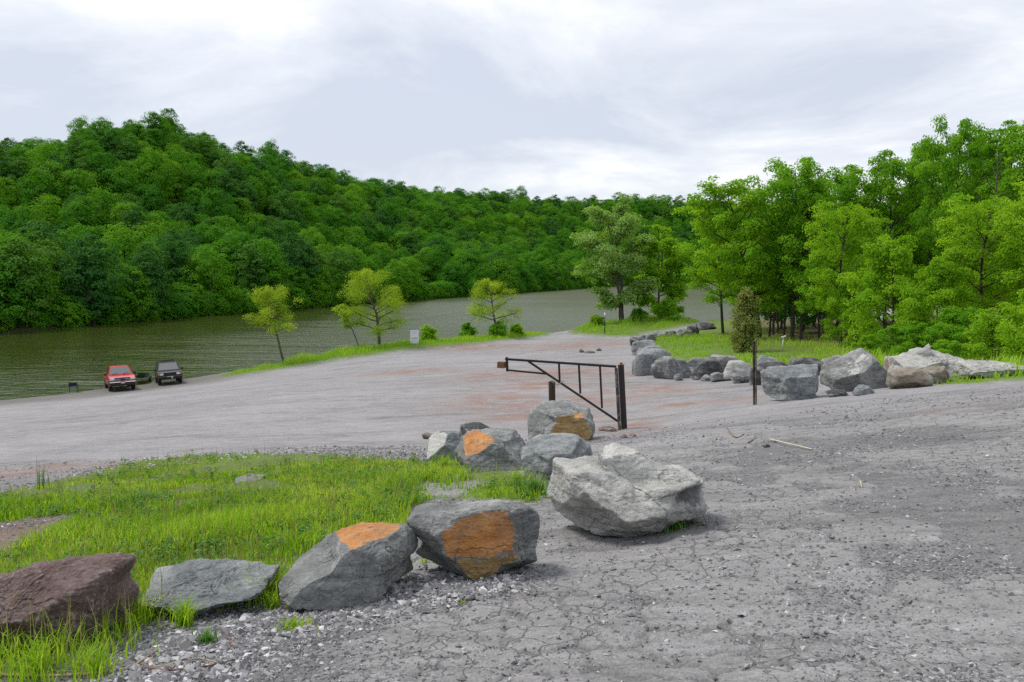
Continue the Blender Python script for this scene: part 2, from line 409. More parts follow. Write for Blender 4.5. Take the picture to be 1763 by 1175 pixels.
def full_z(x, y):
    x = np.atleast_1d(np.asarray(x, float)); y = np.atleast_1d(np.asarray(y, float))
    gall, g, g2, g3, g4 = grass_mask(x, y)
    return ground_z(x, y) + micro(x, y)*(1 - .5*gall) + .05*g*(.5 + fbm(P3(x, y, 1.5), 61, 3)) + .25*g2 + .25*g3 + .08*g4*fbm(P3(x, y, .5), 62, 3)

MAT = {}
def mat_ground():
    t = NT('gravel_yard'); c = t.coord('Object')
    grass, red, slab, wood, wet = (t.attr(k) for k in ('grass', 'red', 'slab', 'wood', 'wet'))
    big = t.noise(c, .22, 5, .6); mid = t.noise(c, 1.6, 6, .62); fine = t.noise(c, 14, 4, .65)
    warp = t.n('ShaderNodeVectorMath'); warp.operation = 'ADD'; t.l(c, warp.inputs[0])
    wn = t.noise(c, 3.0, 3, .6, color=True); ws = t.n('ShaderNodeVectorMath'); ws.operation = 'SCALE'; t.l(wn, ws.inputs[0]); ws.inputs['Scale'].default_value = .35; t.l(ws.outputs[0], warp.inputs[1])
    wv = warp.outputs[0]
    p1 = t.voro(c, 34, 'F1', 'Color'); p1d = t.voro(c, 34, 'F1', 'Distance'); p2 = t.voro(c, 75, 'F1', 'Color'); p2d = t.voro(c, 75, 'F1', 'Distance')
    def val(col):
        s = t.n('ShaderNodeSeparateColor'); t.l(col, s.inputs[0]); return s.outputs[0]
    v1, v2 = val(p1), val(p2)
    # loose gravel: each stone its own grey
    g1 = t.ramp(v1, [(0, (.055, .053, .055)), (1, (.52, .51, .53)), (.45, (.155, .15, .158)), (.85, (.28, .275, .29))])
    g2 = t.ramp(v2, [(0, (.07, .067, .07)), (1, (.44, .43, .45)), (.6, (.18, .175, .182))])
    gravel = t.mix(.55, g1, g2)
    fines = t.ramp(mid, [(.3, (.12, .113, .116)), (.7, (.25, .238, .246))])
    gravel = t.mix(t.mr(mid, .35, .65, .1, .65), gravel, fines)
    # tarmac remnants with hairline cracks
    sp = t.ramp(v2, [(0, (.12, .115, .118)), (1, (.46, .45, .465)), (.75, (.26, .25, .257))])
    tar = t.mix(t.mr(fine, .3, .7, .3, .75), (.315, .306, .304), sp)
    ce1 = t.voro(wv, 1.25, 'DISTANCE_TO_EDGE'); ce2 = t.voro(wv, 4.2, 'DISTANCE_TO_EDGE')
    ck1 = t.mr(ce1, .003, .012, 1, 0); ck2 = t.math('MULTIPLY', t.mr(ce2, .006, .03, 1, 0), t.mr(mid, .30, .42, .35, 1))
    ck = t.math('MULTIPLY', ck2, slab)
    ck = t.math('MULTIPLY', ck, t.mr(t.noise(c, .8, 5, .7), .44, .53, 0, 1))
    col = t.mix(slab, gravel, tar)
    col = t.mix(t.math('MULTIPLY', ck, .55), col, (.07, .066, .066))
    # broad tonal drift: damp darker drifts and pale dust
    col = t.mix(t.mr(big, .30, .62, .25, .62), col, t.mix(t.attr('track'), (.385, .368, .372), (.29, .28, .28)))
    st = t.noise(t.map(c, (.25, 1.1, 1), (0, 0, .35)), 1.1, 6, .68)
    st2 = t.noise(t.map(c, (.5, 2.2, 1), (0, 0, .3)), 3.4, 5, .7); spk = t.noise(c, 6.5, 3, .7)
    col = t.mix(t.mr(st, .50, .68, 0, .55), col, (.105, .098, .10))
    col = t.mix(t.mr(st2, .53, .66, 0, .45), col, (.12, .112, .114)); col = t.mix(t.mr(st2, .47, .36, 0, .4), col, (.42, .40, .412))
    col = t.mix(t.mr(spk, .60, .72, 0, .5), col, (.07, .066, .067)); col = t.mix(t.mr(spk, .38, .28, 0, .45), col, (.48, .465, .475))
    col = t.mix(t.math('MULTIPLY', t.mr(st, .3, .48, .30, 0), t.mr(mid, .4, .6, .3, 1)), col, (.37, .35, .36))
    col = t.mix(t.math('MULTIPLY', red, t.mr(mid, .3, .65, .5, 1.0)), col, t.mix(v1, (.20, .10, .07), (.32, .185, .14)))
    soil = t.mix(t.mr(fine, .35, .65), (.09, .14, .022), (.17, .25, .04))
    soil = t.mix(t.mr(mid, .55, .72, 0, .7), soil, (.17, .115, .075))
    leaf = t.mix(t.mr(fine, .3, .7), (.085, .06, .032), (.17, .12, .065))
    soil = t.mix(t.math('MULTIPLY', wood, .8), soil, leaf)
    col = t.mix(grass, col, soil)
    col = t.mix(t.math('MULTIPLY', wet, .6), col, (.07, .062, .04))
    col = t.mix(t.math('MULTIPLY', t.math('MULTIPLY', t.attr('track'), t.math('SUBTRACT', 1.0, slab)), .28), col, (.085, .083, .084))
    gl = t.math('MULTIPLY', t.mr(t.voro(c, 52, 'F1', 'Distance'), .16, .10, 0, 1), t.mr(val(t.voro(c, 52, 'F1', 'Color')), .62, .75, 0, 1)); col = t.mix(t.math('MULTIPLY', gl, t.math('SUBTRACT', .85, t.math('MULTIPLY', grass, .8))), col, t.mix(v2, (.30, .295, .30), (.62, .61, .62)))
    col = t.mix(t.attr('track'), col, t.mix(1.0, col, (.86, .86, .855), 'MULTIPLY'))
    col = t.mix(1.0, col, (.97, .98, .975), 'MULTIPLY')
    h = t.math('MULTIPLY', t.math('SUBTRACT', .5, p1d), t.mr(slab, 0, 1, 1, .25))
    h = t.math('ADD', h, t.math('MULTIPLY', t.math('SUBTRACT', .5, p2d), .35))
    h = t.math('ADD', h, t.math('MULTIPLY', fine, .9))
    h = t.math('SUBTRACT', h, t.math('MULTIPLY', ck, 1.6))
    nb = t.bump(h, .75, .018)
    nb = t.bump(mid, .25, .06, nb)
    return t.done(t.pbr(col, t.mr(fine, .3, .7, .75, .95), normal=nb, spec=.25))
MAT['ground'] = mat_ground()

def mat_water():
    t = NT('lake_water'); c = t.coord('Object')
    a = t.noise(t.map(c, (.55, 1.5, 1), (0, 0, .30)), 1.15, 4, .6, .3)
    b = t.noise(t.map(c, (.35, 1.2, 1), (0, 0, .55)), .32, 3, .55, .4)
    f = t.noise(t.map(c, (.8, 1.3, 1), (0, 0, .1)), 4.6, 2, .5)
    gust = t.noise(t.map(c, (.35, 1.6, 1), (0, 0, .45)), .022, 4, .55, .6)
    h = t.math('ADD', t.math('MULTIPLY', a, .55), t.math('ADD', t.math('MULTIPLY', b, 1.0), t.math('MULTIPLY', f, .10)))
    sx = t.n('ShaderNodeSeparateXYZ'); t.l(c, sx.inputs[0]); breeze = t.mr(t.math('ADD', sx.outputs[0], t.math('MULTIPLY', gust, 40.0)), -20, 45, .55, 3.2)
    h = t.math('MULTIPLY', t.math('MULTIPLY', h, t.mr(gust, .32, .66, .5, 1.25)), breeze)
    # two long slow wakes
    sep = t.n('ShaderNodeSeparateXYZ'); t.l(c, sep.inputs[0])
    def wake(x0, y0, x1, y1, w):
        L = math.hypot(x1-x0, y1-y0); nx, ny = -(y1-y0)/L, (x1-x0)/L
        d = t.math('ADD', t.math('MULTIPLY', t.math('SUBTRACT', sep.outputs[0], x0), nx), t.math('MULTIPLY', t.math('SUBTRACT', sep.outputs[1], y0), ny))
        d = t.math('ADD', d, t.math('MULTIPLY', t.math('SUBTRACT', b, .5), 2.0))
        q = t.math('DIVIDE', d, w); return t.math('EXPONENT', t.math('MULTIPLY', t.math('MULTIPLY', q, q), -1.0))
    wk = t.math('MULTIPLY', t.math('ADD', wake(-18.8, 138.5, 17.2, 186, .9), wake(-2, 177, 17, 217, .8)), t.mr(sep.outputs[0], -24, -8, 0, 1))
    h = t.math('ADD', h, t.math('MULTIPLY', wk, -1.4))
    n = t.bump(h, 1.0, .20)
    rgh = t.math('MULTIPLY', t.mr(sx.outputs[1], 70, 240, .07, .20), t.mr(t.math('ADD', sx.outputs[0], t.math('MULTIPLY', gust, 40.0)), -15, 35, .9, 3.0))
    body = t.pbr(t.mix(gust, (.040, .056, .010), (.055, .068, .016)), rgh, normal=n, spec=.5, IOR=1.333)
    return t.done(body)
MAT['water'] = mat_water()

# ------------------------------------------------------------------ far bank: hills
FAR = []
for (px, Y, z) in [(-700, 150, 8), (-330, 170, 3), (0, 212, 24.3), (140, 240, 31), (290, 266, 43.8), (380, 286, 40.2), (465, 310, 38.2), (610, 352, 34.7), (720, 400, 32), (900, 500, 38), (1100, 560, 42), (1190, 565, 40.5), (1400, 560, 34), (1763, 540, 34.5)]:
    FAR.append(((px - CX)/F_PX*Y, Y, z))
for (px, py, Y, tree) in [(150, 380, 172, 14), (420, 400, 205, 14), (650, 420, 262, 14), (850, 420, 350, 13), (1050, 400, 470, 13)]:
    p = at(px, py, Y); FAR.append((p.x, p.y, p.z - tree))
SHORE = [(-150, -40), (-112, 20), (-93, 70), (-72.6, 115), (-43, 186), (-10, 254), (25, 325), (62, 395), (104, 446), (180, 470), (300, 480), (420, 470)]
for i, (x, y) in enumerate(SHORE):
    FAR.append((x, y, .5))
    x0, y0 = SHORE[max(i-1, 0)]; x1, y1 = SHORE[min(i+1, len(SHORE)-1)]; L = math.hypot(x1-x0, y1-y0); nx, ny = (y1-y0)/L, -(x1-x0)/L
    FAR.append((x + 14*nx, y + 14*ny, -4.0))
FAR += [(-175, 330, 32), (-230, 250, 16), (-300, 220, 10), (-260, 120, 14), (-260, 0, 14), (-120, 430, 34), (20, 640, 34), (160, 680, 36), (330, 680, 34), (-300, 450, 30), (450, 620, 32), (60, 250, -12), (150, 330, -14), (0, 100, -14), (300, 400, -10), (-300, -60, 18)]
FAR = np.array(FAR); FTPS = tps_fit(FAR[:, :2], FAR[:, 2], .05)
def far_z(x, y):
    q = np.stack([np.asarray(x, float).ravel(), np.asarray(y, float).ravel()], 1); return tps_eval(FAR[:, :2], FTPS, q)
def build_hills():
    xs = np.arange(-330, 520, 6.0); ys = np.arange(-80, 720, 6.0); X, Y = np.meshgrid(xs, ys)
    z = far_z(X, Y) + 1.2*fbm(P3(X.ravel(), Y.ravel(), .05), 71, 3); z = np.maximum(z, -6)
    nx, ny = len(xs), len(ys); i, j = np.meshgrid(np.arange(ny-1), np.arange(nx-1), indexing='ij')
    F = np.stack([i*nx+j, i*nx+j+1, (i+1)*nx+j+1, (i+1)*nx+j], -1).reshape(-1, 4)
    keep = (z[F].max(1) > -5.5); F = F[keep]
    me = mesh_np('hills', np.stack([X.ravel(), Y.ravel(), z], 1), F, True, [MAT['floor']])
    return tag(obj('hills', me), 'steep wooded hills across the lake', kind='structure')
def mat_floor():
    t = NT('forest_floor'); c = t.coord(); n = t.noise(c, .8, 5, .65)
    return t.done(t.pbr(t.mix(t.mr(n, .35, .65), (.03, .035, .012), (.06, .055, .025)), .95, normal=t.bump(n, .6, .3)))
MAT['floor'] = mat_floor()

def build_water():
    xs = np.array([-600, -300, -150, -60, 0, 60, 150, 300, 600.]); ys = np.array([-150, 0, 40, 80, 120, 200, 300, 450, 700.])
    X, Y = np.meshgrid(xs, ys); nx = len(xs); i, j = np.meshgrid(np.arange(len(ys)-1), np.arange(nx-1), indexing='ij')
    F = np.stack([i*nx+j, i*nx+j+1, (i+1)*nx+j+1, (i+1)*nx+j], -1).reshape(-1, 4)
    # the sheet only lies where the lake is: leave out what is under the near bank
    cx = X.ravel()[F].mean(1); cy = Y.ravel()[F].mean(1); keep = ~((cy < 35) & (cx > -80))
    me = mesh_np('water', np.stack([X.ravel(), Y.ravel(), np.zeros(X.size)], 1), F[keep], True, [MAT['water']])
    return tag(obj('water', me), 'olive green rippled lake', kind='structure')

# ------------------------------------------------------------------ foliage materials and trees
def mat_leaf(name, dark, mid, light, trans=.32, rough=.5, spec=.35, var=.5, flip=None):
    t = NT(name); tint = t.attr('tint'); oi = t.n('ShaderNodeObjectInfo').outputs['Random']
    f = t.math('ADD', t.math('MULTIPLY', tint, 1 - var), t.math('MULTIPLY', oi, var))
    col = t.ramp(f, [(.05, dark), (.95, light), (.5, mid)])
    if flip is not None:                                             # silvery leaf undersides
        bf = t.n('ShaderNodeNewGeometry').outputs['Backfacing']; col = t.mix(t.math('MULTIPLY', bf, flip[1]), col, flip[0])
    b = t.pbr(col, rough, spec=spec)
    tr = t.n('ShaderNodeBsdfTranslucent'); t.l(t.mix(1.0, col, (1.25, 1.15, .55), 'MULTIPLY'), tr.inputs['Color'])
    m = t.n('ShaderNodeMixShader'); m.inputs[0].default_value = trans; t.l(b.outputs[0], m.inputs[1]); t.l(tr.outputs[0], m.inputs[2])
    return t.done(m)
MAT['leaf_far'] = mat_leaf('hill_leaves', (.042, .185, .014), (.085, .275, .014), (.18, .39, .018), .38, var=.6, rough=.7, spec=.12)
MAT['leaf_far2'] = mat_leaf('dark_leaves', (.035, .14, .030), (.065, .20, .030), (.12, .27, .03), .32, var=.7, rough=.7, spec=.12)
MAT['leaf_bright'] = mat_leaf('bright_leaves', (.22, .37, .02), (.31, .47, .032), (.43, .56, .055), .45, var=.15, rough=.7, spec=.12)
MAT['leaf_wood'] = mat_leaf('wood_leaves', (.095, .285, .016), (.18, .41, .02), (.29, .52, .03), .5, var=.35, rough=.7, spec=.12)
MAT['leaf_wood2'] = mat_leaf('yellow_green_leaves', (.14, .33, .014), (.235, .46, .02), (.34, .56, .034), .5, var=.25, rough=.7, spec=.12)
MAT['leaf_silver'] = mat_leaf('silver_backed_leaves', (.12, .29, .02), (.20, .39, .03), (.29, .48, .05), .42, rough=.5, spec=.25, var=.15, flip=((.44, .56, .30), .35))
MAT['leaf_cedar'] = mat_leaf('cedar_leaves', (.14, .20, .05), (.24, .30, .08), (.38, .34, .14), .4, var=.2, rough=.8, spec=.1)
def mat_bark(name, a, b):
    t = NT(name); c = t.coord(); n = t.noise(t.map(c, (6, 6, 1.2)), 3, 5, .65)
    return t.done(t.pbr(t.mix(t.mr(n, .3, .7), a, b), .9, normal=t.bump(n, .7, .03)))
MAT['bark'] = mat_bark('grey_bark', (.05, .042, .034), (.16, .14, .115))
MAT['bark_dark'] = mat_bark('dark_bark', (.028, .023, .018), (.085, .068, .052))

def leaves_np(C, N, size, rng, wid=.62, curl=.25):
    """one bent diamond leaf (or spray of leaves) per centre"""
    n = len(C); N = N/(np.linalg.norm(N, axis=1, keepdims=True) + 1e-9)
    A = rng.normal(size=(n, 3)); U = np.cross(N, A); U /= np.linalg.norm(U, axis=1, keepdims=True) + 1e-9; W = np.cross(N, U)
    s = (size*rng.uniform(.65, 1.35, n))[:, None]*.5
    k = curl*s*N
    V = np.stack([C - U*s - k, C + W*s*wid + k*.4, C + U*s - k*.6, C - W*s*wid + k*.4], 1).reshape(-1, 3)
    return V, np.arange(n*4).reshape(n, 4)

def gen_hill_crown(seed, H, R, z0=.06, nclump=58, per=88, leaf=.50, rcs=1.0):
    """a wood tree seen from afar: domes of foliage round a short trunk"""
    rng = np.random.default_rng(seed); Cs = []; Ns = []; T = []
    zc = H*(z0 + 1)/2; hz = H*(1 - z0)/2
    for i in range(nclump):
        u = (i + .5)/nclump; cz = 1 - 1.85*u; a = i*2.399963 + rng.uniform(-.5, .5); rr = math.sqrt(max(0, 1 - cz*cz))
        rad = rng.uniform(.62, 1.02)*(1 + .16*math.sin(3*a + seed))
        low = 1.0 + .12*(cz < -.2)
        c = np.array([rr*math.cos(a)*R*rad*low, rr*math.sin(a)*R*rad*low, zc + cz*hz*rng.uniform(.82, 1.02)])
        rc = R*rcs*rng.uniform(.22, .42); flat = rng.uniform(.70, 1.0); m = int(per*rng.uniform(.7, 1.3))
        d = rng.normal(size=(m, 3)); d[:, 2] = np.where(d[:, 2] < -.25, -d[:, 2], d[:, 2]); d /= np.linalg.norm(d, axis=1, keepdims=True)
        out = c - np.array([0, 0, zc]); out /= np.linalg.norm(out) + 1e-6
        P = c + d*rc*rng.uniform(.5, 1.05, (m, 1))*np.array([1, 1, flat])
        Cs.append(P); Ns.append(d*.75 + out*.6 + np.array([0, 0, .30]) + rng.normal(size=(m, 3))*.24)
        T.append(np.clip(rng.uniform(.25, .75) + rng.uniform(-.15, .15, m), 0, 1))
    m = 260; d = rng.normal(size=(m, 3)); d /= np.linalg.norm(d, axis=1, keepdims=True)          # inner leaves close the crown
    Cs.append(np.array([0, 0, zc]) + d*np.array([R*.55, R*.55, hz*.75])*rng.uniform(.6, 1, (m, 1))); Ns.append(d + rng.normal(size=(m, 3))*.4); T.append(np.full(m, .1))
    C = np.concatenate(Cs); N = np.concatenate(Ns); sz = np.full(len(C), leaf); sz[-m:] *= 2.4
    V, F = leaves_np(C, N, sz, rng); t = np.repeat(np.concatenate(T), 4)
    tv, tf, _ = tube_np([(0, 0, -1.5), (0, 0, H*.4), (.1, .1, H*.75)], [R*.07, R*.05, R*.02], 5, False)
    return np.concatenate([V, tv]), np.concatenate([F, tf + len(V)]), np.concatenate([t, np.zeros(len(tv))]), len(F), len(tf)

FAR_MESH = []
def build_far_variants():
    specs = [(15, 5.2, -.02), (16, 5.0, .0), (14, 5.8, -.03), (15.5, 4.4, .0), (16, 5.4, .0), (12, 4.8, -.03), (14, 5.8, -.02), (16, 3.9, .02), (13, 5.0, -.04), (8, 4.6, -.12)]
    for k, (H, R, z0) in enumerate(specs):
        V, F, t, nl, nt_ = gen_hill_crown(100 + k, H, R, z0, [58, 40, 74, 50, 90, 46, 64, 52, 36, 50][k], [88, 125, 70, 100, 58, 110, 80, 95, 140, 90][k], .5, [1, 1.25, .85, 1.05, .78, 1.2, .95, 1.0, 1.35, 1.0][k])
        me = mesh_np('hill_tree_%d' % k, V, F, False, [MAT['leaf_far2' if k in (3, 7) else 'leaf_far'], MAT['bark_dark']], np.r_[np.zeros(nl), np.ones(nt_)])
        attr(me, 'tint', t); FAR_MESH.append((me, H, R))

def build_forest():
    rng = np.random.default_rng(7)
    build_far_variants(); cand = []
    shore = np.array([(SHORE[i][0]*(1-t) + SHORE[i+1][0]*t, SHORE[i][1]*(1-t) + SHORE[i+1][1]*t) for i in range(len(SHORE)-1) for t in np.linspace(0, 1, 20)[:-1]])
    gx, gy = np.meshgrid(np.arange(-250, 420, 6.3), np.arange(-30, 660, 6.3))
    gx = gx.ravel() + rng.uniform(-3.3, 3.3, gx.size); gy = gy.ravel() + rng.uniform(-3.3, 3.3, gy.size)
    sx = []
    for i in range(len(SHORE)-1):                                      # a closed front row along the water
        (x0, y0), (x1, y1) = SHORE[i], SHORE[i+1]; L = math.hypot(x1-x0, y1-y0); nx, ny = -(y1-y0)/L, (x1-x0)/L
        for d in np.arange(0, L, 3.6):
            o = rng.uniform(-.6, 1.8); sx.append((x0 + (x1-x0)*d/L + nx*o + rng.uniform(-.8, .8), y0 + (y1-y0)*d/L + ny*o))
    sx = np.array(sx)
    X = np.concatenate([gx, sx[:, 0]]); Y = np.concatenate([gy, sx[:, 1]]); row = np.r_[np.zeros(len(gx), bool), np.ones(len(sx), bool)]
    Z = far_z(X, Y)
    ok = (Z > .9) | row; X, Y, Z, row = X[ok], Y[ok], np.maximum(Z[ok], .2), row[ok]
    thin = rng.uniform(size=len(X)) < np.where(np.hypot(X, Y) > 330, .8, 1.0); X, Y, Z, row = X[thin], Y[thin], Z[thin], row[thin]
    px = CX + F_PX*X/np.maximum(Y, 1); D = np.hypot(X, Y)
    fr = (Y > 25) & (px > -420) & (px < 1720); X, Y, Z, row, px, D = (a[fr] for a in (X, Y, Z, row, px, D))
    var = rng.integers(0, 9, len(X)); sc = rng.uniform(.5, .95, len(X)) + .15*rng.uniform(size=len(X))**3; sc[row] = rng.uniform(.55, .95, row.sum())
    low = row & (rng.uniform(size=len(X)) < .45); var[low] = 9; sc[low] *= .8
    Hs = np.array([m[1] for m in FAR_MESH])[var]*sc; Rs = np.array([m[2] for m in FAR_MESH])[var]*sc
    order = np.argsort(D); hor = np.full(2400, -1.0); vis = np.zeros(len(X))
    for k in order:                                                     # what the crowns in front leave to be seen
        top = (Z[k] + Hs[k] - EYE)/Y[k]; a = int((px[k] + 430)); w = max(2, int(Rs[k]/Y[k]*F_PX*.7)); lo, hi = max(a-w, 0), min(a+w, 2399)
        h = hor[lo:hi]; vis[k] = np.clip(top - np.median(h), 0, Hs[k]/Y[k])*Rs[k]/Y[k] if hi > lo else 0
        hor[lo:hi] = np.maximum(h, (Z[k] + Hs[k]*.82 - EYE)/Y[k])
    keep = (vis > 0); inframe = (px > -20) & (px < 1230)
    score = np.where(inframe, vis, 0); best = set(np.argsort(-score)[:296].tolist())
    base_lab = {'shore': 'leafy green tree overhanging the water on the far bank', 'slope': 'rounded green tree on the steep slope across the lake', 'back': 'small-looking green tree on the far right end of the wooded bank', 'ridge': 'tree standing on the skyline of the hill across the lake'}
    rest = []
    special = {'peak': (290, 187), 'lone': (465, 245), 'pale': (138, 205), 'back': (897, 322)}
    lab_sp = {'peak': 'tree crowning the summit of the left hill', 'lone': 'lone dark tree poking above the right shoulder of the left hill', 'pale': 'thin rounded tree on the skyline left of the hill summit', 'back': 'round tree standing above the low skyline at mid picture'}
    n = 0
    for k in range(len(X)):
        if not keep[k]: continue
        if k in best:
            o = obj('hill_tree', FAR_MESH[var[k]][0]); o.location = (X[k], Y[k], Z[k] - .4); o.rotation_euler = (0, 0, rng.uniform(0, 6.28))
            o.scale = (sc[k]*rng.uniform(.9, 1.1), sc[k]*rng.uniform(.9, 1.1), sc[k])
            zone = 'shore' if row[k] else ('back' if Y[k] > 330 else 'slope')
            el = (Z[k] + Hs[k]*.6 - EYE)/Y[k]; sky = np.interp(px[k], [0, 290, 610, 720, 1200], [.15, .18, .11, .09, .08]); up = el/sky
            side = ['at the far left edge', 'left of the summit', 'below the summit', 'under the right shoulder', 'left of the low ridge', 'right of the yellow-green tree', 'left of the silvery tree', 'behind the silvery tree'][int(np.clip(np.searchsorted([70, 210, 370, 520, 680, 860, 1000], px[k]), 0, 7))]
            hgt = 'low on the far slope' if up < .33 else 'halfway up the far slope' if up < .7 else 'high on the far slope'
            lab = ('leafy waterside tree on the far bank ' + side) if row[k] else ('rounded green tree ' + hgt + ' ' + side)
            tag(o, lab, 'tree', lab.split(' tree ')[1] if not row[k] else 'waterside trees ' + side); n += 1
        else: rest.append(k)
    for key, (qx, qy) in special.items():                               # single trees that stick out of the skyline
        cand = [k for k in rest if abs(px[k] - qx) < 18]
        if not cand: continue
        k = max(cand, key=lambda k: (Z[k] + Hs[k] - EYE)/Y[k]); rest.remove(k)
        s = {'peak': .8, 'lone': 1.0, 'pale': 1.0, 'back': 1.15}[key]; v = {'peak': 0, 'lone': 5, 'pale': 5, 'back': 2}[key]
        p = at(qx, qy, Y[k]); zb = p.z - FAR_MESH[v][1]*s
        o = obj('hill_tree', FAR_MESH[v][0]); o.location = (p.x, p.y, zb); o.scale = (s*.8, s*.8, s); o.rotation_euler = (0, 0, rng.uniform(0, 6))
        tag(o, lab_sp[key], 'tree')
    rest = np.array(rest)
    vc = bpy.data.collections.new('forest_kinds')
    for k, (me, H, R) in enumerate(FAR_MESH): vc.objects.link(bpy.data.objects.new('forest_kind_%02d' % k, me))
    ex = []
    for i in range(len(SHORE)-1):                                      # brush hanging over the water's edge
        (x0, y0), (x1, y1) = SHORE[i], SHORE[i+1]; L = math.hypot(x1-x0, y1-y0); nx, ny = -(y1-y0)/L, (x1-x0)/L
        for d in np.arange(0, L, 1.7): o = rng.uniform(-1.6, .8); ex.append((x0 + (x1-x0)*d/L + nx*o, y0 + (y1-y0)*d/L + ny*o))
    ex = np.array(ex); ex = ex[(ex[:, 1] > 60)]; ne = len(ex); b0 = len(X)
    X = np.r_[X, ex[:, 0]]; Y = np.r_[Y, ex[:, 1]]; Z = np.r_[Z, np.full(ne, .25)]; sc = np.r_[sc, rng.uniform(.28, .55, ne)]; var = np.r_[var, np.full(ne, 9)]; rest = np.r_[rest, np.arange(b0, b0 + ne)]
    pm = bpy.data.meshes.new('forest'); pm.vertices.add(len(rest)); pm.vertices.foreach_set('co', np.stack([X[rest], Y[rest], Z[rest] - .4], 1).astype(np.float32).ravel())
    attr(pm, 'rz', rng.uniform(0, 6.28, len(rest))); attr(pm, 'sc', sc[rest])
    ia = pm.attributes.new('kindno', 'INT', 'POINT'); ia.data.foreach_set('value', var[rest].astype(np.int32))
    fo = obj('forest', pm); tag(fo, 'dense green wood covering the hills behind the front trees', 'forest', kind='stuff')
    ng = bpy.data.node_groups.new('forest_points', 'GeometryNodeTree'); ng.interface.new_socket('Geometry', in_out='INPUT', socket_type='NodeSocketGeometry'); ng.interface.new_socket('Geometry', in_out='OUTPUT', socket_type='NodeSocketGeometry')
    N = ng.nodes.new; L = ng.links.new; gi = N('NodeGroupInput'); go = N('NodeGroupOutput'); ip = N('GeometryNodeInstanceOnPoints'); ci = N('GeometryNodeCollectionInfo')
    ci.inputs['Collection'].default_value = vc; ci.inputs['Separate Children'].default_value = True; ci.inputs['Reset Children'].default_value = True
    def na(name, dt):
        k = N('GeometryNodeInputNamedAttribute'); k.data_type = dt; k.inputs['Name'].default_value = name; return k.outputs['Attribute']
    m2p = N('GeometryNodeMeshToPoints'); L(gi.outputs[0], m2p.inputs[0]); L(m2p.outputs[0], ip.inputs['Points']); L(ci.outputs[0], ip.inputs['Instance']); ip.inputs['Pick Instance'].default_value = True
    L(na('kindno', 'INT'), ip.inputs['Instance Index']); cx = N('ShaderNodeCombineXYZ'); L(na('rz', 'FLOAT'), cx.inputs[2]); L(cx.outputs[0], ip.inputs['Rotation'])
    L(na('sc', 'FLOAT'), ip.inputs['Scale']); L(ip.outputs[0], go.inputs[0])
    md = fo.modifiers.new('points', 'NODES'); md.node_group = ng
    print('forest', n, len(rest))

build_ground(); build_water(); build_hills(); build_forest()

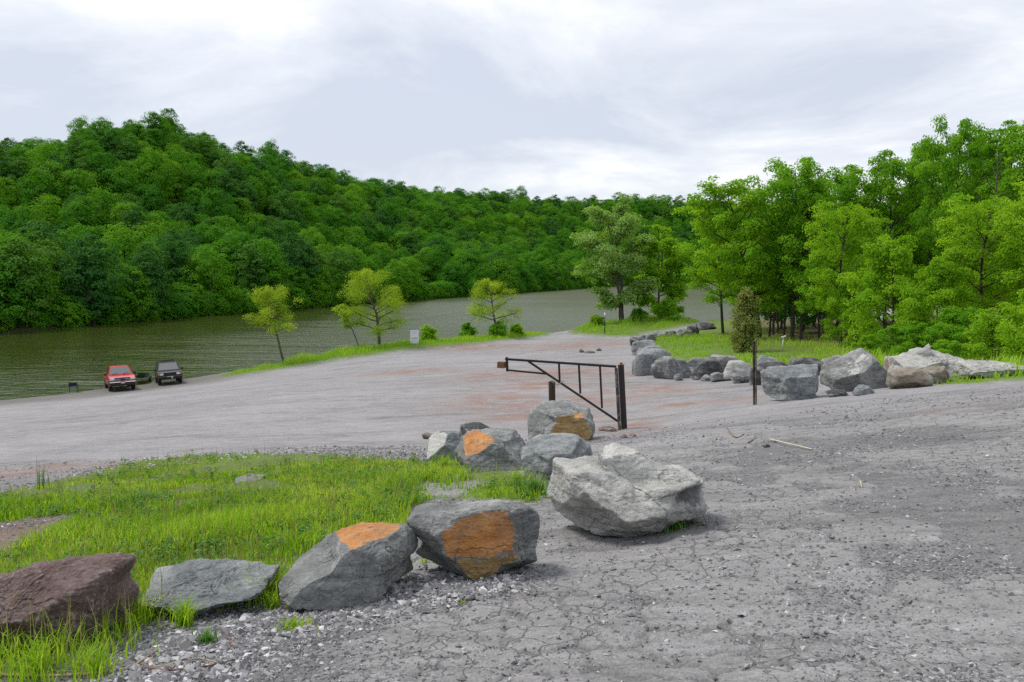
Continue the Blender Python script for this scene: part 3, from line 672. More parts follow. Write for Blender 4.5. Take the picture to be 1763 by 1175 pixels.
# ------------------------------------------------------------------ boulders
def mat_rock(name, c0, c1, c2, warm=0.0):
    t = NT(name); c = t.coord('Object'); oi = t.n('ShaderNodeObjectInfo').outputs['Random']
    off = t.n('ShaderNodeVectorMath'); off.operation = 'ADD'; t.l(c, off.inputs[0])
    cmb = t.n('ShaderNodeCombineXYZ'); t.l(t.math('MULTIPLY', oi, 37.0), cmb.inputs[0]); t.l(t.math('MULTIPLY', oi, 11.0), cmb.inputs[2]); t.l(cmb.outputs[0], off.inputs[1]); c = off.outputs[0]
    a = t.noise(c, 2.2, 7, .62, .4); b = t.noise(c, 9, 6, .65, .2); f = t.noise(c, 38, 4, .65); s = t.noise(t.map(c, (1, 1, 5), (.3, .25, 0)), 3.2, 6, .62, .5)
    col = t.ramp(t.math('ADD', t.math('MULTIPLY', a, .6), t.math('MULTIPLY', b, .4)), [(.33, c0), (.67, c2), (.5, c1)])
    col = t.mix(t.mr(s, .5, .64, 0, .35), col, c0); col = t.mix(t.mr(s, .36, .46, .3, 0), col, c2)
    chalk = t.math('MULTIPLY', t.mr(t.noise(c, 5.5, 8, .75, 1.2), .60, .66, 0, .75), t.mr(a, .42, .62, 0, 1))
    col = t.mix(chalk, col, (.42, .42, .41))
    rag = t.math('MULTIPLY', t.math('SUBTRACT', t.noise(c, 11, 6, .7), .5), 1.5)
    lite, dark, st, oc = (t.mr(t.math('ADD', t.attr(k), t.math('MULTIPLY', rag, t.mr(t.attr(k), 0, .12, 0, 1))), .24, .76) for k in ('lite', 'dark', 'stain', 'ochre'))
    halo = t.math('MULTIPLY', t.mr(t.math('ADD', t.attr('stain'), rag), .0, .45), t.mr(t.attr('stain'), .0, .06))
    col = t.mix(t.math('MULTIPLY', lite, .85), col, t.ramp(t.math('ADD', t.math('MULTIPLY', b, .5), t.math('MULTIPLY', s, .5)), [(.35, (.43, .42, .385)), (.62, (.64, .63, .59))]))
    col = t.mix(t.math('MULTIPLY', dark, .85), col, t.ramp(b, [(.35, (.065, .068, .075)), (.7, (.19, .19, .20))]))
    orange = t.ramp(t.math('ADD', t.math('MULTIPLY', b, .55), t.math('MULTIPLY', a, .45)), [(.33, (.31, .13, .042)), (.66, (.60, .33, .13)), (.5, (.50, .21, .06))])
    orange = t.mix(t.mr(t.noise(c, 7, 8, .72, .8), .58, .66, 0, .55), orange, (.56, .50, .40))
    ochre = t.ramp(s, [(.35, (.21, .135, .05)), (.68, (.48, .34, .16)), (.5, (.36, .23, .08))])
    col = t.mix(t.math('MULTIPLY', halo, .6), col, (.27, .185, .10)); col = t.mix(t.math('MULTIPLY', st, t.mr(t.noise(c, 5.0, 7, .72, .6), .34, .52, .5, 1)), col, orange); col = t.mix(t.math('MULTIPLY', oc, .92), col, ochre)
    col = t.mix(t.mr(f, .54, .72, 0, .4), col, (.04, .04, .04)); col = t.mix(t.mr(f, .44, .30, 0, .22), col, (.45, .44, .42))
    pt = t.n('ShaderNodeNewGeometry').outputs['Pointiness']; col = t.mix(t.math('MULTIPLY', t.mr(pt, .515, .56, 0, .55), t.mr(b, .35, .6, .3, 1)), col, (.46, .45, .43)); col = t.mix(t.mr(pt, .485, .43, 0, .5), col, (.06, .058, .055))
    h = t.math('ADD', t.math('MULTIPLY', b, .8), t.math('ADD', t.math('MULTIPLY', f, .22), t.math('MULTIPLY', s, .7)))
    return t.done(t.pbr(col, t.mr(b, .3, .7, .72, .92), normal=t.bump(h, 1.0, .06), spec=.3))
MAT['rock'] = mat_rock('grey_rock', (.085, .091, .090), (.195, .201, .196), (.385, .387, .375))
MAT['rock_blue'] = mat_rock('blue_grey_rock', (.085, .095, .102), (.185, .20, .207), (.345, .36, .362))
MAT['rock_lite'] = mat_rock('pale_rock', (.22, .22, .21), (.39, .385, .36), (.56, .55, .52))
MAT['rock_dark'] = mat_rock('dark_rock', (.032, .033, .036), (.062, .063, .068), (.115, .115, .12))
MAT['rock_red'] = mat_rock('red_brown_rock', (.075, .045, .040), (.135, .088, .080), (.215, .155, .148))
MAT['rock_brown'] = mat_rock('brown_rock', (.13, .095, .060), (.24, .20, .15), (.37, .35, .30))

_ico = {}
def ico(sub):
    if sub not in _ico:
        import bmesh
        bm = bmesh.new(); bmesh.ops.create_icosphere(bm, subdivisions=sub, radius=1.0)
        bm.verts.ensure_lookup_table(); V = np.array([v.co[:] for v in bm.verts]); F = np.array([[v.index for v in f.verts] for f in bm.faces]); bm.free(); _ico[sub] = (V/np.linalg.norm(V, axis=1, keepdims=True), F)
    return _ico[sub]  # noqa

def rock_shape(planes, sub, seed, chips, size, amp=.018, more=(), outline=None):
    """a star-shaped rock cut by planes (normal, distance, tag); size in metres"""
    rng = np.random.default_rng(seed); D, F = ico(sub); size = np.asarray(size, float)
    def body(pl, ch):
        N = np.array([p[0] for p in pl], float); N /= np.linalg.norm(N, axis=1, keepdims=True); d = np.array([p[1] for p in pl], float)
        if ch:
            # chipped edges: extra shallow cuts
            base = np.full(len(D), 1e9)
            for n_, d_ in zip(N, d): q = D @ n_; base = np.where(q > 1e-3, np.minimum(base, d_/np.maximum(q, 1e-3)), base)
            S = D*base[:, None]; u = rng.normal(size=(ch, 3)); u /= np.linalg.norm(u, axis=1, keepdims=True)
            dd = np.array([(S @ k).max() for k in u])*(1 - rng.uniform(.012, .10, ch)); N = np.concatenate([N, u]); d = np.concatenate([d, dd])
        q = D @ N.T; r = np.where(q > 1e-3, d/np.maximum(q, 1e-3), 1e3)
        wob = fbm(D*4.0 + seed, seed, 5, gain=.6)[:, None]*.11
        rs = np.sort(r, 1); k = 130.0; m = rs[:, 0]; soft = m - np.log(np.exp(-k*(r - m[:, None])).sum(1))/k
        tags = {}
        for i, p in enumerate(pl):
            if len(p) > 2 and p[2]:
                oth = np.where(np.arange(r.shape[1])[None] == i, 1e3, r).min(1)
                val = sstep(-.03, .07, oth - r[:, i] + wob[:, 0]*1.0 + .005)*(oth - r[:, i] > -.05)
                tags[p[2]] = np.maximum(tags.get(p[2], 0), val)
        return soft, tags
    r, tags = body(planes, chips)
    for pl in more:
        r2, t2 = body(pl, max(4, chips//3)); up = r2 > r
        for k in set(tags) | set(t2):
            tags[k] = np.where(up, t2.get(k, np.zeros(len(D))), tags.get(k, np.zeros(len(D))))
        r = np.maximum(r, r2)
    V = D*r[:, None]
    lo, hi = V.min(0), V.max(0); V = ((V - lo)/(hi - lo)*2 - 1)*(size/2)
    s = size.mean()
    if outline is not None:                                            # stretch the stone to its measured profile
        O = np.asarray(outline, float); O = (O - O.min(0))/(O.max(0) - O.min(0))*2 - 1; O[:, 1] *= -1; O = O*(size[[0, 2]]/2)
        nb = 240; ph = np.arange(nb)/nb*2*np.pi; S = np.zeros(nb); Q = np.roll(O, -1, 0)
        for k, a in enumerate(ph):
            dx, dz = math.cos(a), math.sin(a); ex, ez = Q[:, 0] - O[:, 0], Q[:, 1] - O[:, 1]; den = dx*ez - dz*ex; den = np.where(np.abs(den) < 1e-9, 1e-9, den)
            tt = (O[:, 0]*ez - O[:, 1]*ex)/den; uu = (O[:, 0]*dz - O[:, 1]*dx)/den; ok = (tt > 0) & (uu >= -1e-6) & (uu <= 1 + 1e-6); S[k] = tt[ok].max() if ok.any() else .5*s
        lo = np.sin(ph) < -.05; hx, hz = size[0]/2, size[2]/2; box = 1/np.maximum((np.abs(np.cos(ph)/(hx*.97))**5 + np.abs(np.sin(ph)/hz)**5)**.2, 1e-6)
        mixw = sstep(.0, -.35, np.sin(ph)); S = S*(1 - mixw) + np.maximum(S, box)*mixw                     # the foot stays broad on the ground
        va = np.mod(np.arctan2(V[:, 2], V[:, 0]), 2*np.pi); vr = np.hypot(V[:, 0], V[:, 2]); b = (va/(2*np.pi)*nb).astype(int) % nb; S0 = np.zeros(nb); np.maximum.at(S0, b, vr)
        S0 = np.maximum.reduce([np.roll(S0, k) for k in (-1, 0, 1)]); ra = np.clip(S/np.maximum(S0, 1e-6), .45, 1.6); ker = np.array([.1, .2, .4, .2, .1]); ra = sum(w*np.roll(ra, k - 2) for k, w in enumerate(ker))
        f = np.interp(va, np.append(ph, 2*np.pi), np.append(ra, ra[0])); V = V*np.stack([f, np.ones(len(V)), f], 1)
    st = V @ np.array([.25, .2, .95])/s
    ter = vnoise(np.stack([V[:, 0]/s*1.2, V[:, 1]/s*1.2, st*9 + seed], 1), seed + 5)                   # bedding
    n = fbm(V/s*3.4 + seed, seed + 1, 6, gain=.68); rid = 1 - np.abs(fbm(V/s*5.0 + 3*seed, seed + 2, 4))*2
    disp = s*amp*(1.7*n + 1.1*rid - .55 + 1.3*ter)
    for k in ('stain',):
        if k in tags: disp *= 1 - .45*tags[k]
    fr = fbm(V/s*2.3 + 9*seed, seed + 11, 3); q = fr*7; step = (np.floor(q) + sstep(.78, .98, q - np.floor(q)))/7                     # ledges left by broken flakes
    crk = np.exp(-(fbm(V/s*1.9 + 5*seed, seed + 13, 4)/.022)**2)
    disp += s*.055*(step - fr*.6)*(1 - .5*tags.get('stain', 0)) - s*.016*crk
    V = V + D*disp[:, None]
    return V, F, tags

BOX = [((1, 0, 0), 1), ((-1, 0, 0), 1), ((0, 1, 0), 1), ((0, -1, 0), 1), ((0, 0, 1), 1), ((0, 0, -1), 1)]
def rand_planes(rng, n=9):
    pl = list(BOX)
    for i in range(n):
        u = rng.normal(size=3); u[2] = abs(u[2])*.8 if rng.uniform() < .75 else u[2]; u /= np.linalg.norm(u)
        pl.append((tuple(u), rng.uniform(.72, 1.0)))
    return pl

def boulder(label, x0, x1, ytop, ybase, mat='rock', planes=None, depth=.8, seed=1, sub=5, chips=18, sink=.08, amp=.018, more=(), group=None, name='boulder', Yc=None, tilt=0, cat='boulder', outline=None):
    xc = (x0 + x1)/2; g = hit(xc, ybase) if Yc is None else None
    Yf = g.y if g is not None else Yc
    w = (x1 - x0)*Yf/F_PX; dep = w*depth; Ym = Yf + .42*dep; w = (x1 - x0)*(Yf + .3*dep)/F_PX
    c = at(xc, (ytop + ybase)/2, Ym); zt = at(xc, ytop, Yf + .72*dep).z; zb = (g.z if g is not None else gz(c.x, c.y))
    h = max(zt - zb, .03); hs = h*(1 + sink)
    rng = np.random.default_rng(seed)
    V, F, tags = rock_shape(planes or rand_planes(rng), sub, seed, chips, (w, dep, hs), amp, more, outline)
    V[:, 2] += hs/2 - h*sink                                         # origin at the foot of the stone
    me = mesh_np(name, V, F, True, [MAT[mat]])
    for k in ('stain', 'ochre', 'dark', 'lite'): attr(me, k, tags.get(k, np.zeros(len(V))))
    o = obj(name, me, None, (c.x, Ym, zb)); o.rotation_euler = (0, tilt, 0)
    return tag(o, label, cat, group)

# the near row, from the bottom left corner up to the gate
boulder('dark red-brown slab boulder in the bottom left corner', -95, 223, 950, 1128, 'rock_red', [((-.22, .1, .97), .80), ((-.16, -.62, .77), .55), ((.03, -1, -.12), .82), ((1, -.1, .2), .95), ((-1, 0, 0), 1), ((0, 1, .2), .9), ((0, 0, -1), 1), ((.6, -.7, .2), .98)], .62, 11, 7, 40, .10, .022, outline=[(-95, 1010), (0, 985), (60, 965), (110, 953), (215, 952), (223, 960), (208, 1005), (212, 1050), (195, 1100), (60, 1125), (-95, 1130)])
boulder('low flat grey boulder between the red-brown slab and the rust-topped boulder', 224, 474, 966, 1060, 'rock_blue', [((0, -.1, 1), .82), ((-.62, -.2, .76), .72), ((.42, -.2, .88), .78), ((-.1, -.82, .55), .68), ((.55, -.65, -.5), .92), ((1, 0, -.1), .97), ((-1, -.2, 0), .97), ((0, -.9, -.4), .95), ((0, 1, .1), .85), ((0, 0, -1), 1)], .75, 12, 7, 40, .14, .022, outline=[(225, 1012), (262, 990), (300, 968), (395, 970), (440, 983), (470, 990), (473, 1005), (440, 1045), (400, 1060), (340, 1057), (260, 1052), (232, 1035)])
boulder('grey boulder with a flat rust-orange top, left of the orange-faced one', 478, 719, 901, 1040, 'rock', [((-.66, -.45, .6), .50), ((.12, -1, .12), .70), ((.02, -.10, 1), .80, 'stain'), ((.95, -.3, .12), .92), ((-1, 0, .1), 1), ((0, 1, .1), .9), ((0, 0, -1), 1), ((.5, -.5, .75), .98)], .75, 13, 7, 30, .08, .016, outline=[(478, 1012), (500, 985), (560, 930), (610, 908), (690, 903), (712, 915), (719, 945), (715, 972), (690, 995), (560, 1030), (520, 1040), (490, 1025)])
boulder('big grey boulder with a broad bright orange front face', 699, 936, 852, 998, 'rock', [((.03, .14, 1), .94), ((.02, -1, .04), .70, 'stain'), ((.05, -.96, -.26), .76, 'ochre'), ((.80, -.6, .05), .93), ((1, .2, 0), .97), ((-.72, -.68, .15), .88), ((-.7, -.5, -.55), .84), ((-1, 0, .25), .97), ((.6, -.5, -.6), .95), ((0, 1, 0), .9), ((0, 0, -1), 1)], .46, 14, 7, 26, .03, .016, outline=[(699, 888), (722, 874), (800, 862), (868, 852), (918, 858), (936, 880), (930, 935), (905, 965), (870, 990), (835, 999), (775, 990), (750, 962), (728, 930), (706, 905)])
boulder('largest pale grey boulder with an upright shard on its back', 934, 1223, 759, 936, 'rock_lite',
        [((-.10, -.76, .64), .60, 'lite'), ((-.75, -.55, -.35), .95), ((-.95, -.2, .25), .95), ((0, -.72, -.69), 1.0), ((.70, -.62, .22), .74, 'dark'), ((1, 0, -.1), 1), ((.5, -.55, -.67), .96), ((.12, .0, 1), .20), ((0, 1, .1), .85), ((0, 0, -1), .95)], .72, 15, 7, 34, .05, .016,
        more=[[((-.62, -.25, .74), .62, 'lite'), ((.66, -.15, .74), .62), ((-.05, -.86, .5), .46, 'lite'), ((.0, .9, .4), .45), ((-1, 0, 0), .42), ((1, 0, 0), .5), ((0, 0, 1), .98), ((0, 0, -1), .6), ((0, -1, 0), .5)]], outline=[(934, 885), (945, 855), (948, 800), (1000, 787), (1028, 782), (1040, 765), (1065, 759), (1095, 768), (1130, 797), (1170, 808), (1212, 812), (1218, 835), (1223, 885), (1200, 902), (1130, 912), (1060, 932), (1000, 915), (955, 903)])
boulder('grey boulder with an ochre-brown face right beside the gate', 907, 1030, 691, 764, 'rock', [((-.1, -.3, .95), .86), ((.22, -.96, .16), .74, 'ochre'), ((-.75, -.6, .3), .74), ((.97, -.1, .1), .96), ((-1, 0, 0), 1), ((0, 1, 0), .9), ((0, 0, -1), 1), ((.45, -.6, .66), .99, 'stain')], .8, 16, 6, 24, .08, .016, outline=[(907, 735), (912, 712), (935, 693), (985, 691), (1020, 705), (1028, 725), (1031, 750), (1010, 762), (930, 764), (908, 760)])
boulder('rounded grey boulder in front of the ochre-faced one', 895, 1026, 751, 829, 'rock_blue', [((0, -.3, .95), .86), ((-.6, -.75, .25), .78), ((.2, -.95, 0), .8), ((.9, -.4, .1), .92), ((-1, 0, 0), 1), ((0, 1, 0), .9), ((0, 0, -1), 1), ((-.6, -.2, .75), .85)], .8, 17, 5, 18, .08, .02, outline=[(895, 790), (905, 765), (930, 753), (1000, 755), (1024, 775), (1025, 800), (1000, 820), (960, 829), (915, 825)])
boulder('grey boulder with an orange patch on its upper left corner', 776, 908, 737, 816, 'rock', [((-.40, -.50, .77), .75, 'stain'), ((.25, -.25, .93), .82), ((.15, -.93, .33), .74), ((.72, -.45, .5), .78), ((-1, -.2, 0), .97), ((0, 1, 0), .9), ((0, 0, -1), 1), ((1, 0, 0), 1)], .8, 18, 6, 24, .1, .018, outline=[(777, 790), (790, 765), (800, 748), (850, 738), (890, 745), (908, 775), (905, 800), (880, 815), (800, 816)])
boulder('small black boulder behind the orange-cornered one', 788, 848, 727, 775, 'rock_dark', [((-.15, -.3, .95), .8), ((.5, -.2, .85), .78), ((-.9, -.4, .1), .95), ((0, -1, .1), .85), ((1, 0, 0), 1), ((0, 1, 0), 1), ((0, 0, -1), 1)], .8, 19, 5, 14)
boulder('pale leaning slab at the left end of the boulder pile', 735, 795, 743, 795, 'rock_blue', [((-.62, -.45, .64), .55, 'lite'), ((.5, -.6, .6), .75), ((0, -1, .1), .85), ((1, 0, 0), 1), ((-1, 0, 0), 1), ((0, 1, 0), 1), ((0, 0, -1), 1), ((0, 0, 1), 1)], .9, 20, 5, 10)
boulder('small brown stone lying alone on the gravel left of the boulder pile', 727, 746, 744, 756, 'rock_brown', seed=21, sub=4, cat='stone', name='stone')
boulder('flat dark stone slab half hidden in the near grass', 408, 452, 816, 832, 'rock', seed=22, sub=4, depth=1.2, cat='stone', name='stone')
boulder('thin grey stone slab in the grass right of the dark flat one', 456, 486, 812, 824, 'rock_blue', seed=23, sub=4, depth=1.2, cat='stone', name='stone')
boulder('round dark stone beside the white lath on the gravel', 1312, 1326, 763, 771, 'rock_dark', seed=24, sub=3, cat='stone', name='stone')
boulder('small pale stone alone in the middle of the near gravel', 1425, 1435, 866, 873, 'rock_lite', seed=25, sub=3, cat='stone', name='stone')

WALL = 'rock row along the far side of the yard'
boulder('grey block boulder with a diagonal crack beside the lone post', 1320, 1424, 628, 689, 'rock_blue', [((-.1, -.28, .95), .84), ((-.05, -1, .12), .8), ((.9, -.4, .1), .93), ((-.95, -.3, .1), .95), ((0, 1, 0), .9), ((0, 0, -1), 1), ((-.5, -.3, .8), .95)], .75, 31, 6, 16, group=WALL, outline=[(1320, 645), (1330, 635), (1420, 630), (1424, 660), (1420, 680), (1370, 689), (1330, 688), (1321, 670)])
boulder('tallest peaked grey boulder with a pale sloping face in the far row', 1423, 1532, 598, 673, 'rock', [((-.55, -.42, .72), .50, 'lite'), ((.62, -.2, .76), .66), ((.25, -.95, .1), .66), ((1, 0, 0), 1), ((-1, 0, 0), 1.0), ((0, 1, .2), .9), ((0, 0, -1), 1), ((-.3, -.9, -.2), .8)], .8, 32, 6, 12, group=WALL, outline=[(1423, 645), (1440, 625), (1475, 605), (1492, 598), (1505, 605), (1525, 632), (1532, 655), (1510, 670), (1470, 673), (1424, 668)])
boulder('pale layered boulder sloping right, under a knobbly stone near the right edge', 1546, 1672, 602, 652, 'rock_lite', [((-.5, -.4, .75), .62), ((.48, -.3, .82), .62), ((0, -1, .2), .75), ((1, 0, 0), 1), ((-1, 0, 0), 1), ((0, 1, 0), 1), ((0, 0, -1), 1), ((-.1, -.6, .8), .8)], .6, 33, 6, 26, amp=.034, group=WALL)
boulder('knobbly tan stone on top of the pale layered boulder', 1573, 1607, 592, 626, 'rock_lite', None, .8, 36, 4, 16, amp=.03, group=WALL, Yc=hit(1610, 652).y + .6, cat='stone', name='stone')
boulder('low flat layered boulder lying farthest right in the grass', 1658, 1762, 622, 649, 'rock_lite', [((0, -.35, .93), .7), ((-.3, -.7, .6), .78), ((0, -1, -.1), .85), ((1, 0, 0), 1), ((-1, 0, 0), 1), ((0, 1, 0), 1), ((0, 0, -1), 1), ((.5, -.2, .8), .9)], .6, 34, 6, 22, amp=.034, group=WALL)
ROW = [  # x0, x1, ytop, ybase, material, label
    (1524, 1557, 616, 655, 'rock_brown', 'brown boulder wedged right of the tallest peaked boulder'),
    (1538, 1593, 633, 668, 'rock_brown', 'squat orange-brown boulder in front of the pale layered pile'),
    (1519, 1541, 650, 665, 'rock_brown', 'small orange stone at the foot of the tallest peaked boulder'),
    (1590, 1633, 631, 658, 'rock_brown', 'tan boulder tucked under the right side of the pale layered pile'),
    (1470, 1501, 663, 679, 'rock_blue', 'small flat pale stone in front of the tallest peaked boulder'),
    (1425, 1457, 671, 683, 'rock_dark', 'low dark rubble stone between the cracked block and the small flat stone'),
    (1303, 1374, 621, 664, 'rock_dark', 'long dark boulder behind the cracked block and the lone post'),
    (1368, 1424, 616, 648, 'rock_dark', 'dark boulder behind the right half of the cracked block'),
    (1415, 1452, 613, 652, 'rock', 'grey boulder behind the left foot of the tallest peaked boulder'),
    (1302, 1337, 614, 650, 'rock_blue', 'light grey boulder showing just right of the lone post top'),
    (1246, 1292, 623, 655, 'rock_lite', 'light tan-grey boulder left of the lone post'),
    (1227, 1268, 613, 646, 'rock', 'grey boulder behind the light tan-grey one'),
    (1194, 1240, 616, 652, 'rock_dark', 'dark pointed boulder in the middle of the far row'),
    (1180, 1210, 616, 641, 'rock', 'small dark grey boulder behind the dark pointed one'),
    (1154, 1184, 620, 651, 'rock_blue', 'light grey round boulder left of the dark pointed one'),
    (1126, 1170, 613, 652, 'rock', 'upright grey boulder with a tan left side in the far row'),
    (1095, 1153, 604, 645, 'rock_blue', 'big slanting grey boulder at the bend of the far row'),
    (1097, 1136, 597, 622, 'rock_blue', 'pale grey boulder just behind the big slanting one at the bend'),
    (1091, 1126, 586, 611, 'rock_blue', 'pale flat-topped boulder second behind the bend'),
    (1087, 1111, 581, 597, 'rock_dark', 'dark boulder where the far row meets the sandy path'),
    (1101, 1115, 577, 588, 'rock_dark', 'small dark boulder at the far left of the row by the path'),
    (1112, 1128, 575, 588, 'rock', 'small grey boulder by the path, next to the small dark one'),
    (1128, 1150, 571, 582, 'rock_blue', 'grey boulder on the path edge, third from its near end'),
    (1150, 1167, 570, 581, 'rock_dark', 'low dark boulder on the path edge, fourth from its near end'),
    (1165, 1188, 566, 581, 'rock', 'rounded grey boulder on the path edge under the tall grass'),
    (1184, 1203, 561, 578, 'rock_dark', 'dark round boulder near the far end of the path edge'),
    (1202, 1231, 556, 568, 'rock_dark', 'last dark boulder of the row, nearest the lake'),
    (1176, 1196, 632, 648, 'rock_lite', 'small pale stone in front of the dark pointed boulder'),
    (1226, 1248, 641, 657, 'rock', 'small grey stone right of the dark pointed boulder'),
    (1208, 1226, 646, 656, 'rock', 'little grey stone at the foot of the dark pointed boulder'),
    (1162, 1176, 644, 655, 'rock_blue', 'little pale stone at the foot of the light grey round boulder'),
    (1262, 1290, 648, 660, 'rock_dark', 'low dark rubble stone under the light tan-grey boulder'),
    (1292, 1312, 648, 662, 'rock', 'grey rubble stone just left of the lone post foot'),
    (1140, 1152, 643, 651, 'rock', 'little grey stone under the upright tan-sided boulder'),
    (1100, 1110, 633, 641, 'rock_blue', 'little stone at the left foot of the big slanting boulder'),
]
for i, (a, b, t_, bs, m, lab) in enumerate(ROW):
    e = .07*(b - a); a, b, t_ = a - e, b + e, t_ - .07*(bs - t_)
    boulder(lab, a, b, t_, bs, m, None, random.Random(i).uniform(.7, 1.0), 200 + i*3, 4, 20, .15, .03, group=WALL, name='stone' if 'stone' in lab else 'boulder', cat='stone' if 'stone' in lab else 'boulder')

# ------------------------------------------------------------------ near trees
def gen_tree(seed, H, R, z0=.3, tr=.16, nl=18, leaf=.24, n=12000, lean=(0, 0), stems=1, rc=.8, flat=.6, prof='oval', up=.5, droop=0.0, sparse=0.0, hole=0.0):
    """trunk and limbs first; sprays of leaves gather round the branch ends"""
    rng = np.random.default_rng(seed); TV = []; TF = []; nv = 0; clumps = []
    def tube(P, r, k):
        nonlocal nv
        V, F, _ = tube_np(P, r, k, False); TV.append(V); TF.append(F + nv); nv += len(V)
    for s in range(stems):
        a0 = rng.uniform(0, 6.28); sh = 1 if s == 0 else rng.uniform(.72, .95); b = np.array([math.cos(a0), math.sin(a0), 0])*(.0 if s == 0 else tr*2.2)
        sp = np.array([math.cos(a0), math.sin(a0), 0])*(R*.30 if stems > 1 else 0)
        tt = np.linspace(0, 1, 9); w = rng.normal(size=(9, 2)).cumsum(0)*H*.008
        tp = np.stack([b[0] + (lean[0] + sp[0])*tt**1.3 + w[:, 0], b[1] + (lean[1] + sp[1])*tt**1.3 + w[:, 1], -.3 + tt*(H*.93*sh + .3)], 1)
        tube(tp, tr*(1 - .88*tt)*(1 if s == 0 else .8) + .012, 7)
        m = max(5, int(nl/stems))
        for i in range(m):
            t = z0 + (0.97 - z0)*((i + rng.uniform(0, .9))/m); u = (t - z0)/(1 - z0)
            pr = {'oval': math.sin(math.pi*(.16 + .80*u))**.75, 'cone': 1.05 - .85*u, 'vase': .35 + .75*math.sin(math.pi*min(1, .12 + .72*u)), 'dome': math.cos(u*math.pi/2)**.6}[prof]
            L = R*pr*rng.uniform(.72, 1.12); az = i*2.399963 + a0 + rng.uniform(-.4, .4); el = (up*.35 + up*u)*rng.uniform(.7, 1.25)
            k = t*8; k0 = int(min(k, 7)); st = tp[k0]*(1 - (k - k0)) + tp[k0 + 1]*(k - k0)
            d = np.array([math.cos(az)*math.cos(el), math.sin(az)*math.cos(el), math.sin(el)]); q = np.linspace(0, 1, 5)[:, None]
            P = st + d*L*q + np.array([0, 0, 1])*L*(.16*q**2 - droop*q**2) + rng.normal(size=(5, 3))*L*.03*q
            rb = tr*(1 - .8*t)*.55 + .01; tube(P, rb*(1 - .8*q[:, 0]), 5)
            ends = [P[-1], P[3]] + ([P[2]] if rng.uniform() > hole else [])
            for j in range(4):
                s0 = rng.uniform(.35, .95); b0 = st + d*L*s0 + np.array([0, 0, 1])*L*(.16 - droop)*s0*s0; dd = d + rng.normal(size=3)*.75; dd /= np.linalg.norm(dd); l2 = L*rng.uniform(.22, .42)
                e = b0 + dd*l2 + np.array([0, 0, -droop*l2*.6]); tube([b0, (b0 + e)/2 + rng.normal(size=3)*l2*.05, e], [rb*.4, rb*.28, .006], 3); ends.append(e)
            for e in ends:
                if rng.uniform() > sparse: clumps.append((e, rc*rng.uniform(.6, 1.25)*(.55 + .45*pr)))
    tv, tf = np.concatenate(TV), np.concatenate(TF)
    if not n: return tv, tf, None, None, None
    wts = np.array([c[1]**2 for c in clumps]); cnt = np.maximum(6, (n*wts/wts.sum()).astype(int)); C = []; N = []; T = []
    cen = np.array([lean[0]*.6, lean[1]*.6, H*.55])
    for (c, r), m in zip(clumps, cnt):
        d = rng.normal(size=(m, 3)); d /= np.linalg.norm(d, axis=1, keepdims=True); d[:, 2] = np.where((d[:, 2] < -.3) & (rng.uniform(size=m) < .6), -d[:, 2], d[:, 2])
        C.append(c + d*r*rng.uniform(.25, 1.05, (m, 1))**.7*np.array([1, 1, flat])); o = c - cen; o /= np.linalg.norm(o) + 1e-6
        N.append(d*.55 + o*.25 + np.array([0, 0, .5]) + rng.normal(size=(m, 3))*.45); T.append(np.clip(rng.uniform(.15, .85) + rng.uniform(-.25, .25, m), 0, 1))
    V, F = leaves_np(np.concatenate(C), np.concatenate(N), leaf, rng); return tv, tf, V, F, np.repeat(np.concatenate(T), 4)

def tree_mesh(seed, leafm, barkm='bark', **kw):
    tv, tf, lv, lf, t = gen_tree(seed, **kw); tm = mesh_np('trunk', tv, tf, True, [MAT[barkm]]); lm = None
    if lv is not None: lm = mesh_np('crown', lv, lf, False, [MAT[leafm]]); attr(lm, 'tint', t)
    return tm, lm
def place_tree(meshes, name, label, x, y, z, sxy=1.0, sz=1.0, rz=0.0, cat='tree', group=None):
    r = empty(name, (x, y, z), (0, 0, rz)); r.scale = (sxy, sxy, sz); tag(r, label, cat, group)
    obj('trunk', meshes[0], r)
    if meshes[1]: obj('crown', meshes[1], r)
    return r
def tree_at(px, Y, top, rpx, label, leafm, seed, meshes=None, name='tree', cat='tree', group=None, py=None, cpx=None, rz=0, base=None, **kw):
    x = (px - CX)/F_PX*Y; z = gz(x, Y) if base is None else base; H = at(px, top, Y).z - z; R = rpx*Y/F_PX
    if meshes is None:
        if cpx is not None: kw['lean'] = ((cpx - px)/F_PX*Y, kw.get('lean', (0, 0))[1])
        m = tree_mesh(seed, leafm, H=H, R=R, **kw); return place_tree(m, name, label, x, Y, z - .05, 1, 1, rz, cat, group)
    (m, H0, R0) = meshes; return place_tree(m, name, label, x, Y, z - .05, R/R0, H/H0, rz, cat, group)

